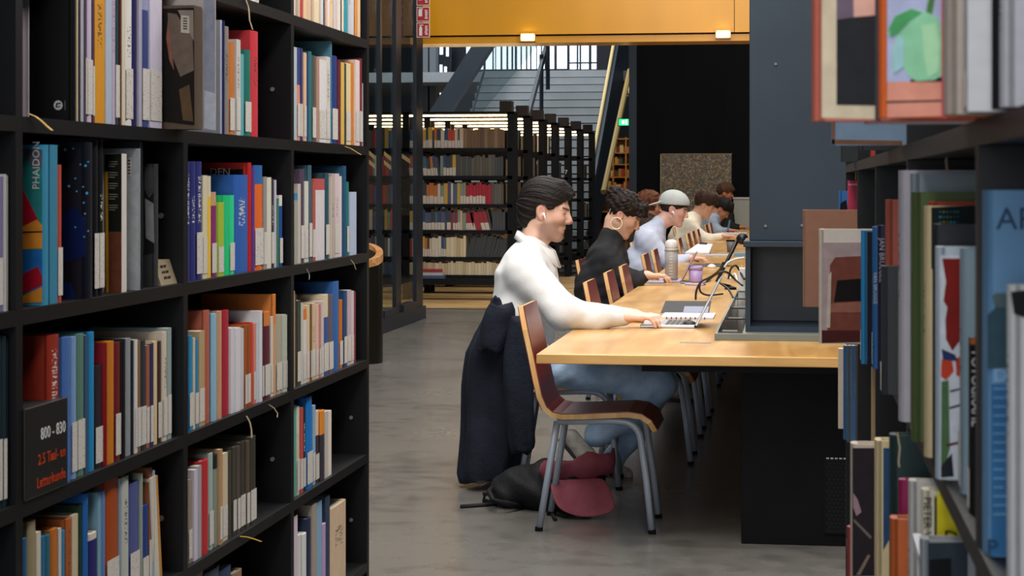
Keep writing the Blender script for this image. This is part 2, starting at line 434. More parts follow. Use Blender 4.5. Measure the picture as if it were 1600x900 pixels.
# waste bin behind the bookcase
c = P(563, 565, 14.5); c.z = 0
bn = empty('waste_bin', (c.x, c.y, 0), 'dark round waste bin with slanted wooden rim beside the glass wall', 'bin')
mb = MB(); seg = 28
for k in range(seg): a = 2 * pi * k / seg; mb.v.append((c.x + .17 * cos(a), c.y + .17 * sin(a), 0))
for k in range(seg): a = 2 * pi * k / seg; mb.v.append((c.x + .17 * cos(a), c.y + .17 * sin(a), 0.82 - 0.02 * cos(a) * 1.0 + .06 * sin(a)))
for k in range(seg): mb.f.append((k, (k + 1) % seg, seg + (k + 1) % seg, seg + k))
mb.f.append(tuple(reversed(range(seg)))); mb.f.append(tuple(range(seg, 2 * seg)))
obj('body', mb, mat('bin_bronze', '1d1a12', 0.35, 0.4), bn, smooth=False)
mb = MB()
for rad, dz in ((.172, -.035), (.172, .022), (.12, .022), (.11, -.035)):
    for k in range(seg): a = 2 * pi * k / seg; mb.v.append((c.x + rad * cos(a), c.y + rad * sin(a), 0.82 + dz - 0.02 * cos(a) + .06 * sin(a)))
for i in range(4):
    for k in range(seg): a = i * seg; b = ((i + 1) % 4) * seg; mb.f.append((a + k, a + (k + 1) % seg, b + (k + 1) % seg, b + k))
obj('rim', mb, wood_mat('bin_wood', 'b07a48', 'd8a470', 0.4), bn)

# ------------------------------------------------------------------ staircase, far windows
SX0, SX1 = -6.1, -3.45
st = empty('staircase', (-4.8, 33.0, 0), 'wide pale staircase rising behind the rows of bookcases', 'staircase')
M_step = mat('pale_step', 'a4a6a6', 0.5, var=0.06, vscale=3); M_gapd = mat('step_gap_shade', '0c0e10', 0.7)
YT = YofD(-4.8, 38.0); ZT = 3.59
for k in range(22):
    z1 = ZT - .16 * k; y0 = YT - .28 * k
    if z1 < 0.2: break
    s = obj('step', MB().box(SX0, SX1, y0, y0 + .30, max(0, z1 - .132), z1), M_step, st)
    obj('riser_gap_shade', MB().box(SX0, SX1, y0 + .06, y0 + .30, max(0, z1 - .16), z1 - .132), M_gapd, s)  # recess under each step, its shade painted in as black
obj('landing', MB().box(SX0 - 4, SX1 + 1.2, YT + .25, YT + 6, ZT - .2, ZT), M_step, st)
sl = Vector((0, -.28, -.16)).normalized()
top = Vector((SX1 + .08, YT, ZT)); bot = top + sl * 6.0
obj('side_panel', MB().prism([top + Vector((0, 0, -.45)), bot + Vector((0, 0, -.45)), bot + Vector((0, 0, .88)), top + Vector((0, 1.4, 1.7)), top + Vector((0, 1.4, -.45))], (.07, 0, 0)), M_navy, st)
obj('handrail', MB().tube([top + Vector((-.02, 1.4, 1.75)), bot + Vector((-.02, 0, .93))], .032, 8), mat('pale_rail', 'e8c888', 0.35), st)
a = P(984, 110, 36.2); b = P(943, 300, 32.5)
obj('lower_rail', MB().tube([a, b], .05, 8), mat('brass_rail', 'a88a4c', 0.35), st)
a = P(857, 60, 37.0); b = P(824, 186, 35.0)
obj('middle_handrail', MB().bar(a, b, .06, .13), M_frame, st)
for px, y0, y1 in ((846, 85, 172), (856, 60, 140)):
    p0, p1 = P(px, y0, 36.4), P(px, y1, 36.4); obj('rail_post', MB().tube([p0, p1], .04, 8), M_frame, st)
gl = [P(773, 66, 37.6), P(730, 186, 35.2), P(690, 186, 35.2), P(735, 66, 37.6)]
obj('glass_balustrade', MB().prism([P(845, 66, 39.5), P(736, 196, 35.2), P(690, 196, 35.0), P(738, 66, 39.3)], (0, .02, 0)), M_glass, st)
obj('glass_edge', MB().bar(P(757, 110, 38), P(735, 186, 35.4), .03, .05), M_frame, st)
cl = tag(obj('slanted_column', MB().bar(P(776, 40, 33.2), P(676, 196, 32.6), .30, .3, up=(0, 1, 0)), mat('slanted_steel', '3b4650', 0.45, var=0.1, vscale=2)), 'dark blue-grey slanted steel column left of the staircase', 'column')
# window wall behind the stair
YG = 43.0
win = struct('window_2', MB().box(onY(700, YG), onY(960, YG), YG + .02, YG + .1, zY(118, 800, YG), zY(40, 800, YG)), M_frame)
rs = random.Random(3)
edges = [728, 742, 757, 771, 774, 783, 793, 800, 806, 815, 822, 830, 838, 846, 852, 868, 888, 903, 906, 922, 934]
for a, b in zip(edges[:-1], edges[1:]):
    g = rs.choice((0.6, 1.2, 2.0)) if a < 850 else 2.2
    y1 = 108 if not (888 <= a < 925) else 98
    obj('pane', MB().box(onY(a + g, YG), onY(b - g, YG), YG, YG + .02, zY(y1, 800, YG), zY(44, 800, YG)), M_day, win)
    if 888 <= a < 925: obj('pane', MB().box(onY(a + g, YG), onY(b - g, YG), YG, YG + .02, zY(109, 800, YG), zY(100.5, 800, YG)), M_day, win)
win3 = struct('window_3', MB().box(onY(683, 42.5), onY(704, 42.5), 42.52, 42.6, zY(165, 700, 42.5), zY(60, 700, 42.5)), M_frame)
for a, b, y0, y1 in ((687, 692, 72, 85), (697, 701, 72, 88), (687, 691, 101, 150), (694, 698, 104, 138)):
    obj('pane', MB().box(onY(a, 42.5), onY(b, 42.5), 42.5, 42.52, zY(y1, 700, 42.5), zY(y0, 700, 42.5)), M_day, win3)
for px, w in ((664, 9), (676, 10)):
    p = P(px, 280, 40); tag(obj('concrete_column', MB().box(p.x - w / 150, p.x + w / 150, p.y, p.y + .3, 0, 6), mat('pale_column', '6b7074', 0.7)), 'grey upright column behind the glass wall, %s of two' % ('left' if px < 670 else 'right'), 'column')

# exit sign and warm far library
p = P(974.5, 191, 33.5)
ex = empty('exit_sign', p, 'small glowing green exit sign in the dark passage', 'sign')
obj('housing', MB().box(p.x - .10, p.x + .10, p.y, p.y + .05, p.z - .07, p.z + .07), M_blackm, ex)
obj('lit_face', MB().box(p.x - .085, p.x + .085, p.y - .006, p.y, p.z - .055, p.z + .055), mat('exit_green', '30e878', 0.4, emit=2.2), ex)
mb = MB(); mb.box(p.x - .03, p.x + .01, p.y - .008, p.y - .006, p.z - .03, p.z + .03); mb.box(p.x + .03, p.x + .06, p.y - .008, p.y - .006, p.z - .04, p.z + .04)
obj('pictogram', mb, mat('exit_white', 'f0fff4', 0.4, emit=2.5), ex)
YF = 45.0
fx0, fx1 = onY(930, YF), onY(1005, YF)
fz = lambda py: zY(py, 965, YF)
fb = empty('far_bookcase', ((fx0 + fx1) / 2, YF, 0), 'warmly lit wooden bookcase glimpsed at the end of the passage', 'bookcase')
M_warmw = wood_mat('warm_wood', 'a06828', 'e0a450', 0.5, axis=0)
obj('back_panel', MB().box(fx0, fx1, YF + .35, YF + .4, 0, fz(214)), mat('warm_back', '4a2c14', 0.7), fb)
for py in (216, 238, 256, 276, 296, 330): obj('shelf', MB().box(fx0, fx1, YF, YF + .35, fz(py) - .03, fz(py)), M_warmw, fb)
for px in (934, 958, 978, 1002): obj('upright', MB().box(onY(px - 1.2, YF), onY(px + 1.2, YF), YF - .01, YF + .35, 0, fz(214)), M_warmw, fb)
pl = bpy.data.lights.new('passage_lamp', 'POINT'); pl.energy = 60; pl.color = (1, .72, .38); pl.shadow_soft_size = .3
po = bpy.data.objects.new('passage_lamp', pl); COL.objects.link(po); po.location = P(975, 200, 42.5)
# mosaic panel and grey cabinet by the dark wall
def mosaic():
    m, nt, b = new_mat('speckled_panel')
    tc = nt.nodes.new('ShaderNodeTexCoord'); v = nt.nodes.new('ShaderNodeTexVoronoi'); v.inputs['Scale'].default_value = 55
    nt.links.new(tc.outputs['Object'], v.inputs['Vector'])
    r = nt.nodes.new('ShaderNodeValToRGB'); r.color_ramp.interpolation = 'CONSTANT'
    cols = ['4a3f34', '6a5a44', '3a3a38', '7a6848', '544a44', '6a5438', '50585a', '8a7c64']
    for i, cc in enumerate(cols):
        e = r.color_ramp.elements[i] if i < 2 else r.color_ramp.elements.new(i / 8)
        e.position = i / 8; e.color = (*hexc(cc), 1)
    sp = nt.nodes.new('ShaderNodeSeparateColor'); nt.links.new(v.outputs['Color'], sp.inputs[0])
    nt.links.new(sp.outputs[0], r.inputs[0]); nt.links.new(r.outputs[0], b.inputs['Base Color']); b.inputs['Roughness'].default_value = 0.5
    return m
YP = YW - .06
wp = empty('mosaic_panel', (onY(1088, YP), YP, zY(335, 1088, YP)), 'brown speckled square panel hung on the charcoal wall', 'panel')
obj('face', MB().box(onY(1033, YP), onY(1143, YP), YP, YP + .05, zY(338, 1088, YP), zY(241, 1088, YP)), mosaic(), wp)
obj('edge_frame', MB().box(onY(1031.6, YP), onY(1033, YP), YP - .004, YP + .05, zY(338, 1088, YP), zY(240, 1088, YP)).box(onY(1031.6, YP), onY(1144, YP), YP - .004, YP + .05, zY(241, 1088, YP), zY(240, 1088, YP)), mat('panel_edge', '8a7a60', 0.5), wp)
YC = YW - .7
ca = empty('grey_cabinet', (onY(1158, YC), YC, 0), 'pale grey cabinet standing against the charcoal wall by the column', 'cabinet')
obj('body', MB().box(onY(1146, YC), onY(1172, YC), YC, YC + .5, 0, zY(311, 1158, YC)), mat('cabinet_grey', '8d8f88', 0.5), ca)
obj('top', MB().box(onY(1145, YC), onY(1173, YC), YC - .01, YC + .5, zY(311, 1158, YC), zY(308.5, 1158, YC)), mat('cabinet_top', 'a8aaa4', 0.5), ca)

# ------------------------------------------------------------------ rows of open bookcases with light strips
BXR = -3.15; BXL = -5.75; BD = .32
rows_z = [1.76, 1.44, 1.115, .815, .507, .30]
def back_case(Y, label):
    r = empty('open_bookcase', (BXR, Y, 0), label, 'bookcase', 'black open bookcases in the lit rows')
    for x in (BXR - .075, -4.45, BXL):
        for y in (0, BD - .04):
            obj('post', MB().box(x, x + .075, Y + y, Y + y + .04, 0, 2.17), M_black, r)
    obj('end_plate', MB().box(BXR - .02, BXR, Y + .04, Y + BD - .04, .25, 2.10), M_black, r)
    obj('top_board', MB().box(BXL, BXR, Y, Y + BD, 2.15, 2.18), M_black, r)
    for z in rows_z: obj('shelf', MB().box(BXL, BXR - .02, Y, Y + BD, z - .04, z), M_black, r)
    obj('bottom_bench', MB().box(BXL, BXR - .02, Y - .12, Y + BD, .19, .26), M_black, r)
    obj('light_strip', MB().box(BXL + .05, BXR - .09, Y + .02, Y + .06, 2.125, 2.143), M_led, r)
    obj('end_box', MB().box(BXR - .17, BXR - .03, Y + .02, Y + .2, 2.18, 2.30), mat('brown_box', '2a201c', 0.6), r)
    return r
caseY = [YofD(BXR, d) for d in (22.0, 23.3, 24.7, 26.0, 27.5, 29.1, 30.8)]
ordn = ['first', 'second', 'third', 'fourth', 'fifth', 'sixth', 'seventh']
for i, Y in enumerate(caseY):
    back_case(Y, 'black open bookcase with warm light strip, %s row from the camera' % ordn[i])
# the books in those rows: far more than can be told apart, one object
bv, bf, bc = [], [], []
def bb(x0, x1, y0, y1, z0, z1, c, lean=0.0):
    b = len(bv)
    bv.extend([(x0, y0, z0), (x1, y0, z0), (x1, y1, z0), (x0, y1, z0), (x0 + lean, y0, z1), (x1 + lean, y0, z1), (x1 + lean, y1, z1), (x0 + lean, y1, z1)])
    bf.extend([(b, b + 3, b + 2, b + 1), (b + 4, b + 5, b + 6, b + 7), (b, b + 1, b + 5, b + 4), (b + 1, b + 2, b + 6, b + 5), (b + 2, b + 3, b + 7, b + 6), (b + 3, b, b + 4, b + 7)])
    bc.extend([hexc(c)] * 8)
def fill(Y, z, pxs, cols, tops, rs, lab=0.7, px0=None):
    pass
rs = random.Random(11)
bright = ['c04a38', '38507a', 'd8c0a0', 'e0d8c8', 'c87840', '506a80', '983030', '8a9a8c', '404850', 'd0a850', '5a5a78']
greys = ['5a5a58', '6a665e', '50565c', '605c50', '4a4e50']
browns = ['7a6048', '6a5444', '8a7458', '584838', '907a5c']
creams = ['d8c8a4', 'e4d8bc', 'c8b48c', 'dccfa8']
for ci, Y in enumerate(caseY):
    for ri, z in enumerate(rows_z):
        x = BXL + .1
        while x < BXR - .1:
            if -4.5 < x < -4.37: x = -4.37
            rel = (x - BXL) / (BXR - BXL)
            w = rs.uniform(.022, .05)
            h = (.235, .235, .25, .23, .24, .16)[ri] * rs.uniform(.86, 1.04)
            lean = 0
            if ci == 0 and x > -4.4:
                f = (x + 4.37) / 1.2
                if ri == 0: c = rs.choice(bright) if f < .52 else rs.choice(browns)
                elif ri == 1:
                    c = rs.choice(bright) if f < .42 else rs.choice(greys); lean = -.02 if f < .3 else 0
                elif ri == 2: c = rs.choice(bright[3:]) if f < .53 else ('b02838' if f < .78 else rs.choice(greys))
                elif ri == 3:
                    c = rs.choice(bright) if f < .52 else ('a83040' if f < .78 else '4a4e54'); lean = -.05 if .6 < f < .8 else 0
                elif ri == 4:
                    c = rs.choice(bright) if f < .33 else (rs.choice(creams) if f < .55 else '3c4246'); lean = .06 if f > .55 else 0
                else: c = rs.choice(creams); h *= .95
            elif ci == 0: c = rs.choice(bright + greys)
            else: c = rs.choice(browns + greys + (creams if ri == 0 else []))
            if ci > 2 and ri > 0 and rs.random() < .55: x += w * 3; continue
            if ci > 3 and ri == 0: x += w * 4; continue
            if x + w > BXR - .1: break
            bb(x, x + w - .002, Y + .015, Y + .2, z, z + h, c, lean)
            if ci == 0 and x > -4.4 and c in bright + ['b02838', 'a83040'] and rs.random() < .8:
                s = .4; bb(x + .001 , x + w - .003, Y + .0135, Y + .0148, z + .004, z + h * s, 'd8d0c4', lean * s)
            x += w
YFB = YF
for py in (238, 256, 276, 296):
    x = fx0 + .05
    while x < fx1 - .1:
        w = rs.uniform(.04, .09)
        if rs.random() < .85: bb(x, x + w, YF + .03, YF + .25, fz(py), fz(py) + .2 * rs.uniform(.6, 1.0), rs.choice(['b04030', 'd8b870', 'e8d8a8', '802820', '3a5a50', 'c88838']))
        x += w
mesh = bpy.data.meshes.new('shelved_books'); mesh.from_pydata(bv, [], bf)
at = mesh.attributes.new('col', 'FLOAT_COLOR', 'POINT'); at.data.foreach_set('color', np.array([(*c, 1) for c in bc], np.float32).ravel())
mesh.materials.append(attr_mat('far_book_cloth', 0.6))
so = bpy.data.objects.new('shelved_books', mesh); COL.objects.link(so)
tag(so, 'many small books filling the rows of far open bookcases', 'books', kind='stuff')
# books lying flat on the low bench and the row number
yb0 = caseY[0] - .10
for k, (c, w) in enumerate((('4a5a80', .30), ('b8bcc8', .28), ('9a3038', .26))):
    tag(obj('flat_book', MB().box(-4.24, -4.24 + w, yb0, yb0 + .2, .261 + .036 * k, .295 + .036 * k), mat('flatbook%d' % k, c, 0.5)), ['blue book at the bottom of the flat pile on the low bench', 'grey book in the middle of the flat pile on the low bench', 'red book on top of the flat pile on the low bench'][k], 'book', 'flat pile on the low bench')
tx = text_mb('7', .085); p = P(897, 273, depth(BXR, caseY[4]) - .05)
tx.xf(Matrix.Translation((BXR - .07, caseY[4] - .003, zat(272, BXR, caseY[4]))) @ Matrix.Rotation(pi / 2, 4, 'X'))
tag(obj('row_number', tx, M_sw), 'white number seven on the end of a far bookcase', 'number')
# ------------------------------------------------------------------ long table
M_table = wood_mat('table_oak', 'b07f42', 'd8ac6a', 0.28, axis=1, scale=1.2)
M_tedge = wood_mat('table_edge_oak', 'b98a48', 'd9a862', 0.35, axis=0, scale=2.0)
TX0, TX1, TZ = -.935, 1.02, .72
TY0 = P(838, 553, 7.1).y; TY1 = YofD(-.4, 27.0)
tb = empty('long_table', (0, TY0, 0), 'long shared oak study table with black pedestal, running away from the camera', 'table')
obj('tabletop', MB().box(TX0, TX1, TY0 + .035, TY1, TZ - .034, TZ), M_table, tb, bevel=.003)
obj('end_lipping', MB().box(TX0, TX1, TY0, TY0 + .035, TZ - .036, TZ), M_tedge, tb, bevel=.003)
PX0 = -.187; PYF = YofD(PX0, 7.2)
obj('pedestal', MB().box(PX0, .62, PYF, PYF + 1.1, 0, TZ - .036), M_blackm, tb, bevel=.002)
obj('apron', MB().box(-.56, .62, PYF - .012, PYF + .02, TZ - .036 - .042, TZ - .036), mat('apron_black', '0c0d10', 0.6, spec=.2), tb)
obj('apron', MB().box(-.56, -.50, PYF + .02, TY1 - 1, TZ - .036 - .042, TZ - .036), M_blackm, tb)
for y in (11.5, 15.0, 18.5, 22.0): obj('pedestal', MB().box(PX0, .5, y, y + .9, 0, TZ - .036), M_blackm, tb)
# perforated grille on the pedestal
gx0, gx1 = onY(1288, PYF), onY(1345, PYF); gz0, gz1 = zat(833, 0.1, PYF), zat(713, 0.1, PYF)
gr = obj('grille', MB().box(gx0, gx1, PYF - .006, PYF, gz0, gz1), mat('grille_black', '0a0b0d', 0.6, spec=.15), tb)
mb = MB(); r = .0068; dz = (gz1 - gz0 - .02) / 18; n = int((gx1 - gx0 - .012) / .0158)
for i in range(19):
    for j in range(n):
        cx = gx0 + .012 + j * .0158 + (.0079 if i % 2 else 0); cz = gz0 + .01 + i * dz
        b = len(mb.v)
        for k in range(6): a = pi / 6 + k * pi / 3; mb.v.append((cx + r * cos(a), PYF - .0065, cz + r * sin(a)))
        mb.f.append(tuple(range(b, b + 6)))
go = obj('grille_holes', mb, mat('hole_black', '020203', 0.9), gr); go['kind'] = 'stuff'
mb = MB()
for j in range(n):
    cx = gx0 + .012 + j * .0158; mb.box(cx - .005, cx + .005, PYF - .0075, PYF - .0062, gz1 - .008, gz1 - .003)
go = obj('bright_slot', mb, mat('slot_grey', 'b8b8b4', 0.5), gr); go['kind'] = 'stuff'

# ------------------------------------------------------------------ steel spine standing on the table: plinth, niche, tall column
DX0, DX1 = -.307, .62
DY0 = YofD(DX0, 7.72)
sp = empty('steel_column', (.2, DY0, TZ), 'tall blue-grey steel column with an open niche, standing on the oak table', 'column')
PH = .028
obj('plinth', MB().box(DX0, DX1, DY0, 26.0, TZ, TZ + PH), mat('plinth_grey', '6b7068', 0.45, var=0.1, vscale=4), sp, bevel=.002)
BX0 = -.186; BY0 = DY0 + .09
zt0 = zat(386, BX0, BY0); zt1 = zat(376.5, BX0, BY0)
zn = TZ + PH
obj('niche_side', MB().box(BX0, BX0 + .02, BY0, BY0 + .42, zn, zt0), M_navy, sp)
obj('niche_side', MB().box(.56, .58, BY0, BY0 + .42, zn, zt0), M_navy, sp)
obj('niche_floor', MB().box(BX0 + .02, .56, BY0 + .004, BY0 + .42, zn, zn + .022), M_navy, sp)
obj('niche_back', MB().box(BX0 + .02, .56, BY0 + .38, BY0 + .42, zn + .022, zt0), mat('niche_dark', '222c37', 0.45, var=0.1, vscale=2), sp)
obj('niche_top', MB().box(BX0 - .008, .59, BY0 - .012, BY0 + .43, zt0, zt1), M_navy, sp, bevel=.003)
obj('shaft', MB().box(BX0 + .016, .57, BY0 + .012, BY0 + .42, zt1, 4.2), M_navy, sp, bevel=.004)
obj('spine_wall', MB().box(BX0 + .03, .5, BY0 + .45, 25.5, zn, zn + .16), M_navy, sp)
M_flap = mat('cable_flap', '0d1518', 0.12, var=0.3, vscale=20)
for k in range(14):
    y = DY0 + .02 + k * .75
    f = obj('cable_flap', MB().box(DX0 + .012, BX0 - .01, y, y + .66, zn, zn + .006), M_flap, sp)
    if k < 5: obj('flap_handle', MB().box(DX0 + .03, DX0 + .09, y + .02, y + .035, zn + .006, zn + .010), mat('handle_grey', '8a8c86', 0.4), f)
for (px, py) in ((1196, 353), (1212, 100), (1253, 352)):
    q = Vector((onY(px, BY0 + .012), BY0 + .012, 0)); q.z = zat(py, q.x, q.y)
    obj('bolt', MB().tube([q + Vector((0, -.006, 0)), q], .006, 8), mat('bolt_grey', '5a646c', 0.4), sp)

# ------------------------------------------------------------------ plywood chairs
M_beech = wood_mat('beech_edge', 'd09a50', 'eac080', 0.4, axis=2, scale=3)
M_redl = mat('red_laminate', '74221e', 0.3, var=0.12, vscale=9)
M_tube = mat('grey_tube', '9aa3b0', 0.4, 0.15, var=0.05)
def chair_proto():
    r = empty('study_chair', (0, 0, 0))
    # side profile (u forward, z), rear/lower face of the shell
    prof = [(-.300, .870), (-.280, .78), (-.258, .68), (-.240, .59), (-.224, .52), (-.203, .473), (-.172, .447), (-.13, .438), (-.05, .440), (.05, .446), (.13, .450), (.175, .444), (.205, .425), (.222, .39)]
    n = len(prof); W = .205
    def ring(off, w, s):
        out = []
        for i, (u, z) in enumerate(prof):
            a = prof[max(i - 1, 0)]; b = prof[min(i + 1, n - 1)]
            t = Vector((b[0] - a[0], b[1] - a[1])).normalized(); nn = Vector((-t.y, t.x))   # towards the sitter
            out.append((u + nn.x * off, z + nn.y * off))
        return out
    th = .019
    lo = ring(0, W, 1); hi = ring(th, W, 1); hi2 = ring(th + .0015, W, 1); lo2 = ring(-.0015, W, 1)
    ny = 7
    def yk(k, i):  # rounded corners at both ends
        w = W
        if i == 0: w = W - .02
        if i == n - 1: w = W - .03
        return -w + 2 * w * k / (ny - 1)
    def dish(k, i): # slight hollow
        t = (2 * k / (ny - 1) - 1) ** 2
        return (1 - t) * (.008 if 0 < i < n - 1 else .004)
    mb = MB()   # plywood core with visible edges
    for i in range(n):
        for k in range(ny):
            mb.v.append((lo[i][0], yk(k, i), lo[i][1])); mb.v.append((hi[i][0], yk(k, i), hi[i][1]))
    I = lambda i, k, s: (i * ny + k) * 2 + s
    for i in range(n - 1):
        for k in range(ny - 1):
            mb.f.append((I(i, k, 0), I(i, k + 1, 0), I(i + 1, k + 1, 0), I(i + 1, k, 0))); mb.f.append((I(i, k, 1), I(i + 1, k, 1), I(i + 1, k + 1, 1), I(i, k + 1, 1)))
        for k in (0, ny - 1): mb.f.append((I(i, k, 0), I(i + 1, k, 0), I(i + 1, k, 1), I(i, k, 1)))
    for k in range(ny - 1):
        for i in (0, n - 1): mb.f.append((I(i, k, 0), I(i, k, 1), I(i, k + 1, 1), I(i, k + 1, 0)))
    shell = obj('plywood_shell', mb, M_beech, r, local=True)
    def skin(a, b, rng_, name):
        m2 = MB(); idx = list(rng_)
        for s, pr in ((0, a), (1, b)):
            for i in idx:
                for k in range(ny): m2.v.append((pr[i][0], yk(k, i) * .997, pr[i][1]))
        L = len(idx); J = lambda s, i, k: s * L * ny + i * ny + k
        for i in range(L - 1):
            for k in range(ny - 1):
                m2.f.append((J(0, i, k), J(0, i, k + 1), J(0, i + 1, k + 1), J(0, i + 1, k))); m2.f.append((J(1, i, k), J(1, i + 1, k), J(1, i + 1, k + 1), J(1, i, k + 1)))
            for k in (0, ny - 1): m2.f.append((J(0, i, k), J(0, i + 1, k), J(1, i + 1, k), J(1, i, k)))
        for k in range(ny - 1):
            for i in (0, L - 1): m2.f.append((J(0, i, k), J(1, i, k), J(1, i, k + 1), J(0, i, k + 1)))
        return obj(name, m2, M_redl, r, local=True)
    skin(hi, ring(th + .004, W, 1), range(0, 6), 'backrest'); skin(hi, ring(th + .004, W, 1), range(5, n), 'seat')
    skin(ring(-.003, W, 1), lo, range(0, 6), 'back_veneer')
    for sy in (-1, 1):
        y = sy * .165; yf = sy * .18
        obj('leg', MB().tube([(-.22, yf, .0), (-.150, y, .425)], .0135, 8), M_tube, r, smooth=True, local=True)
        pts = [(-.150, y, .425), (.06, y, .432), (.10, y, .430)]
        for k in range(1, 7):
            a = k / 6 * radians(83); pts.append((.10 + .075 * sin(a), y, .355 + .075 * cos(a)))
        pts += [(.198, (y + yf) / 2, .2), (.22, yf, 0)]
        obj('leg', MB().tube(pts, .0135, 8), M_tube, r, smooth=True, local=True)
        obj('foot_cap', MB().tube([(-.221, yf, 0), (-.219, yf, .016)], .0155, 8), M_blackm, r, local=True); obj('foot_cap', MB().tube([(.221, yf, 0), (.219, yf, .016)], .0155, 8), M_blackm, r, local=True)
    obj('stretcher', MB().tube([(-.08, -.165, .425), (-.08, .165, .425)], .010, 8), M_tube, r, smooth=True, local=True)
    obj('stretcher', MB().tube([(.09, -.165, .428), (.09, .165, .428)], .010, 8), M_tube, r, smooth=True, local=True)
    for sy in (-.1, .1): obj('bolt', MB().tube([(-.276, sy, .70), (-.268, sy, .70)], .012, 8), M_beech, r, local=True)
    return r
proto = chair_proto()
chairs = [(-.7525, 7.58, 0, 'empty plywood chair nearest the camera at the table corner'),
          (-.985, 8.60, 4, 'plywood chair the man in white sits on, draped with a dark coat'),
          (-.70, YofD(-.99, 9.3) + .18, 0, 'empty red-backed plywood chair directly beyond the man in white'),
          (-.70, YofD(-.99, 10.3) + .18, 0, 'empty red-backed plywood chair in front of the woman, farther from the man'),
          (-.69, YofD(-.99, 11.1) + .18, 0, 'empty red-backed plywood chair tucked in just before the woman'),
          (-1.03, YofD(-1.3, 12.0) + .18, -3, 'plywood chair the woman in dark grey sits on'),
          (-.70, YofD(-.99, 12.9) + .15, 0, 'empty plywood chair between the woman and the man in the cap, nearer one'),
          (-.70, YofD(-.99, 13.8) + .15, 0, 'empty plywood chair between the woman and the man in the cap, farther one'),
          (-1.0, YofD(-1.2, 15.6) + .15, 0, 'plywood chair under the man in the backward cap'),
          (-.69, YofD(-.98, 16.8), 0, 'reddish empty chair back right behind the drinking bottle lid'),
          (-.70, YofD(-.99, 18.4), 0, 'empty chair, first of three chair backs before the cream hoodie'),
          (-.70, YofD(-.98, 19.3), 0, 'empty chair, second of three chair backs before the cream hoodie'),
          (-.69, YofD(-.98, 20.1), 0, 'empty chair, third of three chair backs before the cream hoodie'),
          (-1.0, YofD(-1.2, 21.4), 0, 'chair under the person in the cream hoodie'),
          (-.70, YofD(-1., 22.3), 0, 'empty chair back just beyond the cream hoodie arm, nearer of two'),
          (-.70, YofD(-1., 23.4), 0, 'empty chair back just beyond the cream hoodie arm, farther of two'),
          (-1.0, YofD(-1.2, 25.2), 0, 'chair under the dark-haired person writing with a pen')]
for i, (x, y, a, lab) in enumerate(chairs):
    o = proto if i == 0 else copy_tree(proto)
    o.location = (x, y, 0); o.rotation_euler = (0, 0, radians(a)); tag(o, lab, 'chair', 'plywood study chairs along the table')
